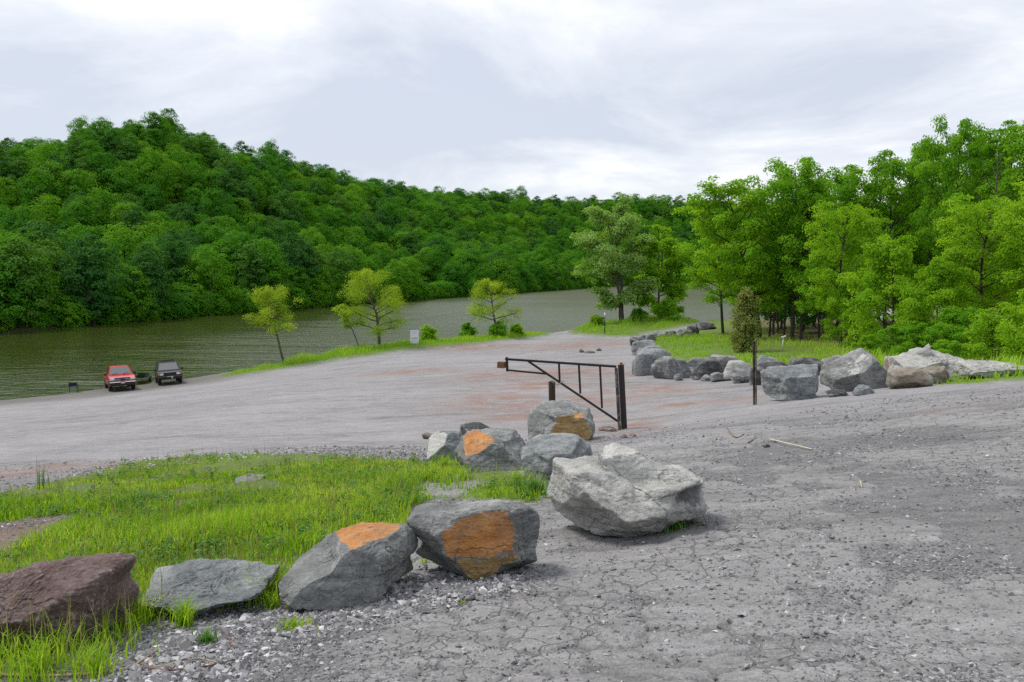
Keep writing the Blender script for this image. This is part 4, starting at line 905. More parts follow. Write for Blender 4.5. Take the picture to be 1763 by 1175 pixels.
def build_trees():
    zs = lambda px, Y: float(full_z([(px - CX)/F_PX*Y], [Y])[0])
    # three light young trees on the grassy strip
    tree_at(489, 67.5, 496, 38, 'small leaning light green tree, leftmost on the grassy strip', 'leaf_bright', 301, cpx=468, base=zs(489, 67.5), z0=.42, tr=.11, nl=15, leaf=.105, n=7500, rc=.72, flat=.8, up=.55, sparse=.42, prof='oval')
    tree_at(655, 71.0, 468, 58, 'leaning bright yellow-green tree left of the white sign', 'leaf_bright', 302, cpx=630, base=zs(655, 71), z0=.22, tr=.15, nl=22, leaf=.105, n=16000, rc=.82, flat=.7, up=.5, sparse=.22, droop=.12)
    tree_at(856, 84.0, 478, 50, 'light green spreading tree right of the white sign by the water', 'leaf_bright', 303, cpx=838, base=zs(856, 84), z0=.30, tr=.14, nl=18, leaf=.11, n=11000, rc=.82, flat=.75, up=.42, sparse=.32, prof='dome', droop=.08)
    tree_at(620, 72.0, 520, 20, 'thin half-bare sapling beside the bright yellow-green tree', 'leaf_bright', 304, cpx=585, base=zs(620, 72), z0=.5, tr=.05, nl=7, leaf=.17, n=1500, rc=.55, up=.3, sparse=.3)
    # the clump on the point
    tree_at(1074, 95, 338, 64, 'tall tree with pale silvery leaves and several trunks on the grassy point', 'leaf_silver', 310, cpx=1070, z0=.17, tr=.21, nl=30, leaf=.28, n=24000, stems=3, rc=1.1, flat=.6, up=.45, hole=.3)
    tree_at(1132, 97, 380, 46, 'darker green tree right of the tall silvery one on the point', 'leaf_wood2', 311, z0=.12, tr=.15, nl=20, leaf=.32, n=9000, stems=2, rc=1.0, up=.45)
    tree_at(1158, 99, 440, 26, 'small green tree at the right edge of the point', 'leaf_wood', 312, z0=.1, tr=.1, nl=12, leaf=.3, n=4200, rc=.9)
    for i, (px, Y, top, r, lab, lf) in enumerate([(1150, 92, 512, 24, 'grey-green bush at the foot of the clump on the point', 'leaf_wood'), (1028, 93, 545, 14, 'little yellow-green shrub at the left foot of the silvery tree', 'leaf_wood2'),
            (1100, 94, 535, 18, 'low bush between the trunks on the point', 'leaf_wood'), (805, 80, 556, 15, 'round green bush between the white sign and the spreading tree', 'leaf_wood'), (857, 82, 555, 17, 'round green bush under the spreading tree', 'leaf_wood'), (738, 75, 563, 16, 'yellow-green bush just right of the white sign', 'leaf_wood2'), (890, 86, 559, 12, 'low green bush at the right end of the grassy strip', 'leaf_wood2')]):
        tree_at(px, Y, top, r, lab, lf, 320 + i, name='bush', cat='bush', base=zs(px, Y), z0=.02, tr=.03, nl=14, leaf=.2, n=2200, stems=3, rc=.42, flat=.8, up=.8, prof='dome')
    # the wood on the right: eight grown kinds, each tree its own
    kinds = {}
    for key, sd, lf, kw in [('a', 331, 'leaf_wood', dict(H=12, R=3.6, z0=.28, tr=.17, nl=26, n=18000, rc=.85)), ('b', 332, 'leaf_wood', dict(H=12, R=3.4, z0=.22, tr=.15, nl=26, n=18000, rc=.8, up=.7)), ('c', 333, 'leaf_wood2', dict(H=12, R=3.8, z0=.30, tr=.18, nl=26, n=18000, rc=.88)),
                            ('d', 334, 'leaf_wood', dict(H=14, R=3.2, z0=.40, tr=.16, nl=20, n=13000, rc=.85, flat=.4, sparse=.3, up=.75)), ('e', 335, 'leaf_wood2', dict(H=7, R=3.2, z0=.06, tr=.10, nl=24, n=14000, rc=.75, leaf=.2, prof='dome')), ('f', 336, 'leaf_wood2', dict(H=4, R=2.2, z0=.03, tr=.05, nl=22, n=9000, rc=.55, leaf=.16, prof='dome', stems=3, up=.8)),
                            ('g', 337, 'leaf_far', dict(H=12, R=4.2, z0=.1, tr=.17, nl=24, n=9000, rc=1.2, leaf=.36)), ('h', 338, 'leaf_wood', dict(H=4, R=2.4, z0=.02, tr=.05, nl=22, n=9000, rc=.6, leaf=.17, prof='dome', stems=3, up=.8))]:
        kw.setdefault('leaf', .20); kinds[key] = (tree_mesh(sd, lf, 'bark_dark', **kw), kw['H'], kw['R'])
    W = 'trees of the wood on the right'
    tree_at(1306, 60, 318, 98, 'spreading tree at the left edge of the wood with a branch over the water', 'leaf_wood2', 340, cpx=1248, group=W, z0=.25, tr=.19, nl=28, leaf=.20, n=22000, rc=.95, flat=.45, up=.5, hole=.3, barkm='bark_dark')
    tree_at(1248, 70, 372, 56, 'leafy tree nearest the water, left of the spreading tree', 'leaf_wood', 341, cpx=1226, group=W, z0=.3, tr=.13, nl=22, leaf=.2, n=11000, rc=.85, barkm='bark_dark')
    L = [('a', 1362, 58, 268, 74, 'tall leafy tree, first high crown right of the spreading tree'), ('b', 1332, 64, 345, 52, 'slim tree half hidden behind the spreading tree'), ('b', 1382, 57, 310, 60, 'tree with a straight dark trunk near the left wood edge'), ('c', 1446, 46, 352, 66, 'tree with a stout dark trunk close behind the peaked boulder'),
         ('a', 1440, 63, 280, 72, 'tall tree second from the left in the high skyline of the wood'), ('b', 1476, 50, 372, 56, 'thin-trunked tree right of the stout dark trunk'), ('a', 1528, 60, 256, 74, 'tall tree third from the left in the high skyline of the wood'), ('b', 1596, 62, 240, 70, 'tall tree behind the highest rounded crown'),
         ('a', 1640, 50, 199, 62, 'highest tree of the wood with a rounded crown'), ('d', 1722, 47, 206, 66, 'tall sparse tree with bare twigs at the top right'), ('d', 1690, 56, 225, 50, 'sparse tree between the highest crown and the top right one'), ('b', 1790, 44, 200, 80, 'tall tree cut off by the right edge of the picture'),
         ('e', 1540, 38, 402, 76, 'yellow-green bushy tree in front of the tall wood'), ('e', 1612, 35, 440, 60, 'green bushy tree right of the yellow-green one'), ('c', 1688, 36, 340, 78, 'broad yellow-green tree right of the bushy pair'), ('c', 1785, 33, 300, 84, 'leafy tree filling the right edge in front of the tall ones'), ('e', 1470, 44, 470, 40, 'small bushy tree left of the yellow-green one'),
         ('b', 1420, 52, 420, 44, 'short leafy tree between two dark trunks'), ('a', 1345, 72, 400, 46, 'leafy tree deep behind the left wood edge'), ('c', 1400, 75, 330, 60, 'pale green tree deep between the first two high crowns')]
    for i, (k, px, Y, top, r, lab) in enumerate(L): tree_at(px, Y, top, r, lab, None, 0, kinds[k], group=W, rz=i*1.7)
    S = [('f', 1722, 27, 522, 62, 'bright leafy shrub behind the flat layered boulder'), ('f', 1780, 24, 500, 60, 'bright shrub cut off by the right edge'), ('h', 1600, 31, 556, 48, 'dark green shrub behind the pale layered boulder pile'), ('h', 1660, 32, 530, 56, 'green shrub left of the bright leafy shrub'), ('h', 1545, 35, 560, 42, 'low green shrub under the yellow-green bushy tree'), ('f', 1500, 36, 575, 30, 'small light shrub right of the peaked boulder top'), ('h', 1640, 27, 585, 34, 'weedy dark shrub just above the layered boulder pile'), ('h', 1700, 40, 470, 70, 'dense shrub deeper in the wood at right')]
    for i, (k, px, Y, top, r, lab) in enumerate(S): tree_at(px, Y, top, r, lab, None, 0, kinds[k], name='bush', cat='bush', group='bushes at the edge of the wood', rz=i*2.1)
    rng = random.Random(5)
    for i in range(26):                                                  # deeper trees closing the wood
        px = 1290 + i*26 + rng.uniform(-12, 12); Y = rng.uniform(70, 105) if i % 2 else rng.uniform(62, 80)
        top = 400 - 95*max(0, min(1, (px - 1330)/330)) + rng.uniform(-18, 28)
        if px < 1350: top = max(top, 400)
        tree_at(px, Y, top, rng.uniform(46, 66), 'tree in the shaded depth of the wood on the right', None, 0, kinds['g' if i % 3 else 'a'], group='trees deep in the wood', rz=i)
    for i, (px, Y, top) in enumerate([(1326, 61, 470), (1338, 66, 470), (1352, 60, 480), (1412, 60, 480), (1425, 66, 480), (1490, 55, 500)]):        # bare lower stems
        m = tree_mesh(360 + i, 'leaf_wood', 'bark_dark', H=(577 - top)*Y/F_PX*1.35, R=.9, z0=.7, tr=.085, nl=6, leaf=.24, n=900, rc=.55, lean=(.3*(-1)**i, 0)); x = (px - CX)/F_PX*Y
        place_tree(m, 'sapling', ['thin dark sapling, leftmost stem inside the wood edge', 'thin sapling, second stem inside the wood edge', 'leaning dark sapling, third stem inside the wood edge', 'thin sapling right of the straight dark trunk', 'sapling behind the stout dark trunk', 'thin sapling right of the stout dark trunk'][i], x, Y, gz(x, Y) - .05, cat='sapling')
    tree_at(1279, 43, 497, 26, 'narrow brownish cedar standing in the grass left of the lone post', 'leaf_cedar', 370, name='cedar', z0=.05, tr=.07, nl=34, leaf=.13, n=5000, rc=.36, flat=1.2, up=1.0, prof='oval', barkm='bark_dark')
    tree_at(1704, 45, 236, 40, 'bare grey dead tree rising out of the wood at right', None, 371, name='dead_tree', z0=.35, tr=.12, nl=16, n=0, up=1.0)
build_trees()

# ------------------------------------------------------------------ grass, weeds and loose gravel
MAT['grass'] = mat_leaf('grass_blades', (.17, .35, .02), (.30, .51, .03), (.46, .60, .08), .5, var=.0, rough=.7, spec=.12)
MAT['grass_far'] = mat_leaf('shore_grass', (.14, .34, .02), (.24, .47, .03), (.38, .57, .07), .46, var=.0, rough=.7, spec=.12)
MAT['weed'] = mat_leaf('weed_leaves', (.04, .14, .014), (.08, .22, .018), (.14, .30, .03), .3, var=.2)
MAT['straw'] = mat_leaf('seed_stalks', (.16, .15, .05), (.26, .27, .09), (.38, .36, .16), .3, var=.0)
def blades_np(P, h, w, rng, bend=.45, az=None):
    n = len(P); a = rng.uniform(0, 2*np.pi, n) if az is None else az; s = np.stack([np.cos(a), np.sin(a), np.zeros(n)], 1); f = np.stack([-np.sin(a), np.cos(a), np.zeros(n)], 1)
    b = (bend*rng.uniform(.2, 1.3, n)*h)[:, None]; up = np.array([0, 0, 1.0])*h[:, None]; w = w[:, None]*.5*s
    return np.stack([P - w, P + w, P + f*b*.3 + up*.55 - w*.8, P + f*b*.3 + up*.55 + w*.8, P + f*b + up*(1 - .25*b/np.maximum(h[:, None], 1e-6))], 1).reshape(-1, 3)
def blades_faces(n):
    o = (np.arange(n)*5)[:, None]; return [o + np.array([[0, 1, 3, 2]]), o + np.array([[2, 3, 4]])]
def grass_obj(name, label, P, h, w, mat, rng, bend=.45, tint=None, z0=-.01):
    P = P + np.array([0, 0, z0]); V = blades_np(P, h, w, rng, bend); me = mesh_np(name, V, blades_faces(len(P)), False, [MAT[mat]])
    t = rng.uniform(.0, 1, len(P)) if tint is None else tint; attr(me, 'tint', np.repeat(t, 5)); o = obj(name, me); tag(o, label, 'grass', kind='stuff'); return o
def in_view(x, y, z, m=60):
    d = y*cp - (z - EYE)*sp; px = CX + F_PX*x/np.maximum(d, .1); py = CY - F_PX*(y*sp + (z - EYE)*cp)/np.maximum(d, .1)
    return (d > 1) & (px > -m) & (px < 1763 + m) & (py < 1175 + 2*m)

def build_grass():
    rng = np.random.default_rng(3)
    lo, hi = GRASS_NEAR.min(0), GRASS_NEAR.max(0); lo = np.maximum(lo, [-13, 3.2]); n = 420000
    x = rng.uniform(lo[0], hi[0], n); y = lo[1] + (hi[1] - lo[1])*rng.uniform(size=n)**1.5
    FRONT = poly_world([(-300, 1130), (210, 1075), (470, 1050), (480, 1175), (-300, 1230)])
    g = grass_mask(x, y)[1]; patch = fbm(P3(x, y, .8), 81, 3); thin = fbm(P3(x, y, 2.6), 82, 3); edge = sdist(GRASS_NEAR, x, y)
    dens = g*np.maximum(np.clip(.55 + 1.5*patch + 1.0*thin, .03, 1), .5*sstep(9.5, 8, y))*(.3 + .7*np.maximum(sstep(0, 1.2, edge), sstep(9.5, 8, y)))*(.30 + .70*sstep(13.5, 8.5, y))*(1 - .88*sstep(-.25, .1, sdist(FRONT, x, y)))
    k = rng.uniform(size=n) < dens; x, y, patch, edge = x[k], y[k], patch[k], edge[k]; z = full_z(x, y); v = in_view(x, y, z, 150); x, y, z, patch, edge = (a[v] for a in (x, y, z, patch, edge))
    if len(x) > 120000: s = rng.choice(len(x), 120000, False); x, y, z, patch, edge = (a[s] for a in (x, y, z, patch, edge))
    lush = np.maximum(sstep(.1, 1.2, edge), .8*sstep(9.5, 8, y))*np.clip(.75 + 1.0*patch, .15, 1.3)*sstep(15.5, 7.5, y); h = (.04 + .135*lush)*rng.uniform(.45, 1.35, len(x)); w = .0055 + .0008*np.hypot(x, y)*rng.uniform(.7, 1.3, len(x))
    t = np.clip(.42 + .7*fbm(P3(x, y, .9), 83, 3) + rng.uniform(-.42, .42, len(x)), 0, 1)
    grass_obj('meadow_grass', 'bright green grass patch behind the near boulders', np.stack([x, y, z], 1), h, w, 'grass', rng, .5, t)
    m = 9000; i = rng.choice(len(x), m, False); P = np.stack([x[i], y[i], z[i]], 1)
    grass_obj('seeding_grass', 'thin straw-coloured seed stalks over the near grass', P, rng.uniform(.07, .26, m)*rng.choice([1, 1, 1.5], m), np.full(m, .0055), 'straw', rng, .3)
    q = rng.choice(len(x), 1100, False); C = []; N = []; T = []                                    # broad-leaved weeds among the blades
    for k in q:
        m = rng.integers(7, 15); a = rng.uniform(0, 6.28, m); r = rng.uniform(.01, .07, m); C.append(np.stack([x[k] + r*np.cos(a), y[k] + r*np.sin(a), z[k] + rng.uniform(.02, .13, m)], 1)); N.append(np.stack([.5*np.cos(a), .5*np.sin(a), np.ones(m)], 1)); T.append(np.full(m, rng.uniform()))
    V, F = leaves_np(np.concatenate(C), np.concatenate(N), .05, rng); me = mesh_np('meadow_weeds', V, F, False, [MAT['weed']]); attr(me, 'tint', np.repeat(np.concatenate(T), 4)); tag(obj('meadow_weeds', me), 'small broad-leaved weeds among the near grass', 'weeds', kind='stuff')
    # shore strip, point and the meadow before the wood
    for name, lab, poly, n, hh, ww, sd in [('strip_grass', 'tall bright grass on the strip along the water', GRASS_STRIP, 60000, .55, .03, 84), ('point_grass', 'long green grass under the trees on the point', GRASS_TIP, 22000, .6, .035, 85), ('verge_grass', 'rough grass between the far boulder row and the wood', GRASS_WOOD, 110000, .36, .03, 86)]:
        lo, hi = poly.min(0), np.minimum(poly.max(0), [45, 112]); x = rng.uniform(lo[0], hi[0], n); y = rng.uniform(lo[1], hi[1], n) if sd != 86 else lo[1] + (72 - lo[1])*rng.uniform(size=n)**1.5
        e = sdist(poly, x, y) + .4*fbm(P3(x, y, .8), sd, 3); pa = fbm(P3(x, y, .45), sd + 5, 3); wd = sstep(1.0, 9.0, sdist(GRASS_WOOD, x, y) - 3) if sd == 86 else 0*x
        k = (rng.uniform(size=n) < np.clip(.7 + pa, .1, 1)*(1 - .85*wd)*(e > 0)); x, y, e, pa = x[k], y[k], e[k], pa[k]; z = full_z(x, y); k = (z > .05) & in_view(x, y, z); x, y, z, e, pa = (a[k] for a in (x, y, z, e, pa))
        h = hh*(.35 + .65*sstep(0, 2.0, e))*np.clip(.8 + .9*pa, .35, 1.5)*rng.uniform(.5, 1.3, len(x)); t = np.clip(.55 + .6*pa + rng.uniform(-.3, .3, len(x)), 0, 1)
        grass_obj(name, lab, np.stack([x, y, z], 1), h, ww*rng.uniform(.6, 1.4, len(x)), 'grass_far', rng, .55, t)
    # single tufts one can point at
    def tuft(px, py, h, n, spread, lab, mat='grass', w=.007, bend=.7, name='grass_tuft', cat='grass tuft'):
        c = hit(px, py); r = np.abs(rng.normal(size=n))*spread; a = rng.uniform(0, 6.28, n); P = np.stack([r*np.cos(a), r*np.sin(a), np.full(n, -.01)], 1)
        V = blades_np(P, h*rng.uniform(.45, 1.15, n), np.full(n, w), rng, bend); me = mesh_np(name, V, blades_faces(n), False, [MAT[mat]]); attr(me, 'tint', np.repeat(rng.uniform(.1, .9, n), 5))
        return tag(obj(name, me, None, (c.x, c.y, float(full_z([c.x], [c.y])[0]))), lab, cat)
    tuft(318, 1072, .20, 130, .035, 'fountain-shaped grass tuft in front of the low flat grey boulder')
    tuft(357, 1096, .10, 90, .045, 'short reddish-green tuft on the gravel below the flat grey boulder', 'weed')
    tuft(505, 1072, .07, 170, .07, 'low cushion of weeds on the gravel below the rust-topped boulder', 'grass')
    tuft(470, 1040, .16, 70, .05, 'grass tuft in the gap between the flat grey and the rust-topped boulder')
    tuft(583, 1018, .16, 45, .03, 'thin grass tuft against the front of the rust-topped boulder')
    tuft(655, 1000, .09, 24, .04, 'few short blades at the right foot of the rust-topped boulder')
    tuft(735, 968, .10, 30, .05, 'grass blades in the gap left of the orange-faced boulder')
    tuft(920, 858, .20, 260, .14, 'dense dark green weed clump behind the orange-faced boulder', 'weed', .012)
    tuft(1165, 918, .14, 120, .10, 'green grass in the shade under the right end of the largest boulder', 'weed')
    tuft(795, 1036, .04, 40, .03, 'tiny yellow-green sprout on the gravel below the orange-faced boulder')
    tuft(75, 845, .55, 14, .05, 'tall thin weed at the left edge of the yard', 'weed', .012, .15, 'weed', 'weed')
    tuft(250, 878, .25, 150, .16, 'leafy clump of weeds in the middle of the near grass', 'weed', .016, .8, 'weed', 'weed')
    tuft(30, 1140, .26, 70, .12, 'long grass tuft before the left end of the red-brown slab')
    tuft(105, 1128, .28, 60, .13, 'long seeding grass tuft before the middle of the red-brown slab')
    tuft(185, 1108, .26, 70, .12, 'long grass tuft before the right end of the red-brown slab')
    tuft(235, 1075, .22, 90, .09, 'grass tuft between the red-brown slab and the flat grey boulder')
    tuft(60, 1165, .22, 170, .12, 'short dense tuft in the very bottom left corner')
    tuft(165, 1150, .20, 150, .12, 'grass tuft above the thin pale root')
    tuft(890, 840, .24, 140, .16, 'grass tuft at the foot of the rounded grey boulder')
    tuft(800, 826, .24, 160, .18, 'grass tuft at the foot of the orange-cornered boulder')
    tuft(765, 805, .20, 150, .16, 'grass tuft at the foot of the pale leaning slab')
    # seed heads standing before the slab
    n = 70; P = np.array([list(hit(rng.uniform(0, 235), rng.uniform(1060, 1150))) for _ in range(n)]); grass_obj('seeding_grass', 'thin seed stalks standing in front of the red-brown slab', P, rng.uniform(.25, .5, n), np.full(n, .005), 'straw', rng, .2)
build_grass()

def mat_stone():
    t = NT('loose_gravel'); f = t.attr('tint'); return t.done(t.pbr(t.ramp(f, [(0, (.125, .122, .122)), (1, (.62, .61, .62)), (.5, (.19, .186, .19)), (.85, (.38, .375, .385))]), .85, spec=.3))
MAT['gravel'] = mat_stone()
def build_gravel():
    rng = np.random.default_rng(9); n = 260000
    y = 3.0*(17/3.0)**rng.uniform(size=n); x = rng.uniform(-.72, .70, n)*y
    g = grass_mask(x, y)[0]; s = slab_mask(x, y)[0]; pa = fbm(P3(x, y, 1.1), 91, 4)
    band = poly_world([(250, 1100), (480, 1045), (640, 1015), (740, 985), (860, 1000), (900, 985), (900, 1015), (640, 1060), (500, 1100), (420, 1175), (200, 1175)]); be = sstep(-.3, .1, sdist(band, x, y))
    edge = poly_world([(0, 850), (200, 795), (480, 772), (740, 770), (900, 800), (740, 800), (480, 790), (200, 812)]); ee = sstep(-.3, .1, sdist(edge, x, y))
    d = np.clip(.36 + .7*pa, .08, 1)*(1 - .70*s)*(1 - g*.93) + .8*be + .45*ee*(1 - .5*g)
    k = rng.uniform(size=n) < d*np.clip(7/y, .15, 1); x, y, be, ee = x[k], y[k], be[k], ee[k]; z = full_z(x, y); v = in_view(x, y, z); x, y, z, be, ee = (a[v] for a in (x, y, z, be, ee))
    if len(x) > 46000: q = rng.choice(len(x), 46000, False); x, y, z, be, ee = (a[q] for a in (x, y, z, be, ee))
    m = len(x); r = .0055*np.exp(rng.normal(size=m)*.5)*(1 + .7*be*rng.uniform(size=m) + .8*ee) * (1 + .07*y); r = np.minimum(r, np.where((be > .3) | (ee > .3), .035, .014 + .0012*y))
    base = np.array([[1, 0, 0], [-1, 0, 0], [0, 1, 0], [0, -1, 0], [0, 0, 1], [0, 0, -1.]]); fac = np.array([[0, 2, 4], [2, 1, 4], [1, 3, 4], [3, 0, 4], [2, 0, 5], [1, 2, 5], [3, 1, 5], [0, 3, 5]])
    J = base[None] + rng.normal(size=(m, 6, 3))*.30; a = rng.uniform(0, 6.28, m); ca, sa = np.cos(a)[:, None], np.sin(a)[:, None]
    J = J*rng.uniform(.6, 1.3, (m, 1, 3)); J = np.stack([J[..., 0]*ca - J[..., 1]*sa, J[..., 0]*sa + J[..., 1]*ca, J[..., 2]*.6], -1)
    V = (J*r[:, None, None] + np.stack([x, y, z + r*.15], 1)[:, None]).reshape(-1, 3); F = (np.arange(m)*6)[:, None, None] + fac[None]
    me = mesh_np('gravel', V, F.reshape(-1, 3), False, [MAT['gravel']]); attr(me, 'tint', np.repeat(np.clip(rng.beta(1.6, 2.0, m) + .12*be + .1*ee, 0, 1), 6))
    tag(obj('gravel', me), 'loose grey gravel scattered over the yard', 'gravel', kind='stuff'); print('gravel', m)
build_gravel()

# ------------------------------------------------------------------ gate and posts
def mat_paint_rust(name, paint, rust, amount, scale=5.0, rough=.55, low=None):
    t = NT(name); c = t.coord(); n = t.noise(c, scale, 7, .68, .4); n2 = t.noise(c, scale*6, 4, .6)
    f = t.mr(n, .62 - amount*.5, .70 - amount*.4, 0, 1)
    if low is not None:
        z = t.n('ShaderNodeSeparateXYZ'); t.l(c, z.inputs[0]); f = t.math('MAXIMUM', f, t.math('MULTIPLY', t.mr(t.math('ADD', z.outputs[2], t.math('MULTIPLY', n, .3)), low, low*.4, 0, 1), .9))
    col = t.mix(f, t.mix(n2, paint, tuple(k*1.5 for k in paint)), t.mix(n2, rust, tuple(k*.55 for k in rust)))
    return t.done(t.pbr(col, t.mr(f, 0, 1, rough, .9), normal=t.bump(n2, .4, .004), spec=.35))
MAT['black_steel'] = mat_paint_rust('black_painted_steel', (.012, .012, .013), (.06, .03, .018), .22)
MAT['rust'] = mat_paint_rust('rusty_steel', (.14, .062, .03), (.23, .115, .05), .5, 9)
MAT['post_brown'] = mat_paint_rust('brown_steel', (.030, .024, .020), (.075, .045, .03), .4, 4)
MAT['post_low'] = mat_paint_rust('rust_footed_steel', (.045, .036, .030), (.26, .20, .15), .2, 5, low=.55)
MAT['old_wood'] = mat_paint_rust('weathered_wood', (.20, .19, .165), (.07, .065, .055), .45, 7, .85)
MAT['galv'] = simple_mat('dull_chain_steel', (.30, .28, .26), .5, .6)
def beam(mb, P0, P1, w, d=None, roll=0.0, bev=.006):
    P0, P1 = Vector(P0), Vector(P1); a = (P1 - P0); L = a.length; q = a.to_track_quat('Z', 'Y'); M = (q.to_matrix() @ Matrix.Rotation(roll, 3, 'Z'))
    mb.box((P0 + P1)/2, (w, d or w, L), [list(r) for r in M], bev); return mb
def local_build(mb, name, mat, root, smooth=False):
    o = mb.build(name, mat, root, smooth); me = o.data; me.transform(Matrix.Translation(-Vector(root.location))); return o

def build_gate():
    foot = hit(1073, 739); Yh = foot.y
    g = empty('barrier_gate', foot); tag(g, 'black steel swing gate leaning open beside the boulders, with rusty end box', 'gate')
    def G(px, py): return at(px, py, Yh + .05 + (1060 - px)/190*.9)
    top = at(1066, 629, Yh)
    def down(p, k): return Vector(p) + Vector((0, 0, -k))
    local_build(beam(MB(), foot + Vector((.045, .05, -.25)), top + Vector((.045, .05, 0)), .10, .10, .55), 'hinge_post', MAT['black_steel'], g)
    local_build(beam(MB(), foot + Vector((-.075, -.06, -.25)), top + Vector((-.075, -.06, -.05)), .06, .06, .2), 'timber_post', MAT['old_wood'], g)
    local_build(beam(MB(), G(1061, 631.5), G(870, 618.5), .052, .052), 'top_rail', MAT['black_steel'], g)
    local_build(beam(MB(), G(872.5, 615), G(873.5, 640), .05, .05), 'end_stile', MAT['black_steel'], g)
    local_build(beam(MB(), G(873, 637.5), G(941, 644), .045, .04), 'lower_rail', MAT['black_steel'], g)
    local_build(beam(MB(), G(909, 622), G(1066, 727), .048, .045), 'brace', MAT['black_steel'], g)
    for (xa, ya, xb, yb) in [(962.3, 625, 963.6, 657), (996.6, 628, 999.2, 678), (1033, 631, 1036.5, 703)]: local_build(beam(MB(), G(xa, ya), G(xb, yb), .052, .04), 'upright', MAT['black_steel'], g)
    a, b = G(857.5, 628), G(869.5, 628.8); local_build(beam(MB(), a, b, .145, .145), 'latch_box', MAT['rust'], g)
    local_build(MB().tube([top + Vector((.05, .05, -.02)), top + Vector((.05, .05, .05))], [.035, .03], 8), 'hinge_cap', MAT['rust'], g)
    local_build(beam(MB(), top + Vector((-.04, -.02, .0)), top + Vector((.12, -.02, .012)), .02, .02), 'hinge_bolt', MAT['rust'], g)
    # prop post behind the ochre boulder, and the chain
    Yp = G(955, 655).y + .12; x = (953 - CX)/F_PX*Yp; zb = gz(x, Yp)
    p = empty('prop_post', (x, Yp, zb)); tag(p, 'short brown steel post the gate is chained to, behind the ochre-faced boulder', 'post')
    pt = at(950, 657, Yp); local_build(MB().tube([Vector((x, Yp, zb - .2)), Vector((pt.x, pt.y, pt.z - .02)), Vector((pt.x, pt.y, pt.z))], [.078, .078, .07], 16), 'pipe', MAT['post_brown'], p, True)
    c = MB(); prev = pt + Vector((.0, -.07, .03)); end = G(968, 656) + Vector((0, -.04, .0))
    for k in range(9):
        t = k/8; q = prev.lerp(end, t) + Vector((0, -.02, -.10*math.sin(math.pi*t))); r = .022
        ring = [q + Vector((math.cos(a)*r, (math.sin(a)*r if k % 2 else 0), (0 if k % 2 else math.sin(a)*r))) for a in np.linspace(0, 2*math.pi, 9)]
        c.tube(ring, .006, 5, False)
    ch = c.build('chain', MAT['galv'], None, True); ch.data.transform(Matrix.Translation(-pt)); ch.location = pt; tag(ch, 'rusty chain looped from the gate brace to the prop post', 'chain')
    # lone post
    f = hit(1300.5, 696); q = empty('lone_post', f); tag(q, 'single dark upright post with a rusty pale foot beside the cracked block', 'post')
    t2 = at(1299, 588, f.y); mb = MB(); up = t2 - f
    beam(mb, f + Vector((0, 0, -.25)), t2, .10, .012, 0, .002); beam(mb, f + Vector((0, -.05, -.25)), t2 + Vector((0, -.05, 0)), .012*0 + .11, .012, 0, .002); beam(mb, f + Vector((0, .05, -.25)), t2 + Vector((0, .05, 0)), .11, .012, 0, .002); beam(mb, f + Vector((0, 0, -.25)), t2 - Vector((0, 0, .002)), .014, .095, 0, .002)
    local_build(mb, 'steel_section', MAT['post_low'], q)
    local_build(beam(MB(), t2 + Vector((0, 0, -.004)), t2 + Vector((0, 0, .006)), .114, .114, 0, .002), 'cap_plate', MAT['post_brown'], q)
build_gate()

MAT['white'] = simple_mat('white_board', (.74, .75, .78), .5, wear=.08)
MAT['ink'] = simple_mat('dark_print', (.03, .03, .045), .6, wear=.1)
MAT['ink_soft'] = simple_mat('grey_print', (.42, .44, .50), .6, wear=.1)
MAT['dark_green'] = simple_mat('dark_green_paint', (.02, .035, .025), .5)
def build_signs():
    Y = 70.0; x = (713 - CX)/F_PX*Y; z = float(full_z([x], [Y])[0]); s = empty('notice_board', (x, Y, z)); tag(s, 'white notice board on the grassy strip by the water', 'sign')
    w = 14.5*Y/F_PX; zt = at(713, 569, Y).z - z; zb = max(.06, zt - 1.28); s.rotation_euler = (0, 0, .1)
    MB().box((0, 0, (zt + zb)/2), (w, .035, zt - zb), None, .008).build('panel', MAT['white'], s)
    for sx in (-1, 1): MB().box((sx*w*.43, .03, (zb + .25)/2 - .15), (.05, .04, zb + .45), None, .005).build('leg', MAT['white'], s)
    r = random.Random(2); H = zt - zb
    for k, (fz, th, mat, wd) in enumerate([(.90, .03, 'ink_soft', .7), (.82, .02, 'ink_soft', .6), (.76, .02, 'ink_soft', .66), (.22, .02, 'ink_soft', .7), (.15, .02, 'ink_soft', .6), (.28, .02, 'ink_soft', .55)]):
        MB().box((r.uniform(-.02, .02), -.0195, zb + H*fz), (w*wd, .002, th)).build('text_line', MAT[mat], s)
    mb = MB()
    for k in range(9): mb.box((-w*.34 + k*w*.085, -.0195, zb + H*(.40 + .012*(k % 2))), (w*.055, .002, .05 + .02*(k % 3))); 
    mb.build('text_line', MAT['ink'], s)
    f = hit(1041, 579); z = float(full_z([f.x], [f.y])[0]); m = empty('marker_post', (f.x, f.y, z)); tag(m, 'thin dark marker post with a pale top on the grassy point', 'post'); h = at(1041, 539, f.y).z - z
    MB().tube([(0, 0, -.2), (0, 0, h*.82)], [.055, .05], 8).build('pole', MAT['dark_green'], m, True); MB().tube([(0, 0, h*.821), (0, 0, h)], [.07, .07], 8).build('reflector', MAT['white'], m, True)
    f = hit(1347, 604); z = float(full_z([f.x], [f.y])[0]); m = empty('pipe_marker', (f.x, f.y, z)); tag(m, 'small white stake with a slanted cap in the grass before the wood', 'stake'); h = at(1347, 579, f.y).z - z
    MB().tube([(0, 0, -.1), (.02, 0, h*.9)], .022, 8).build('pipe', MAT['white'], m, True); MB().box((.04, 0, h*.95), (.26, .09, .06), [list(r) for r in Matrix.Rotation(-.35, 3, 'Y')], .01).build('cap', MAT['white'], m)
build_signs()

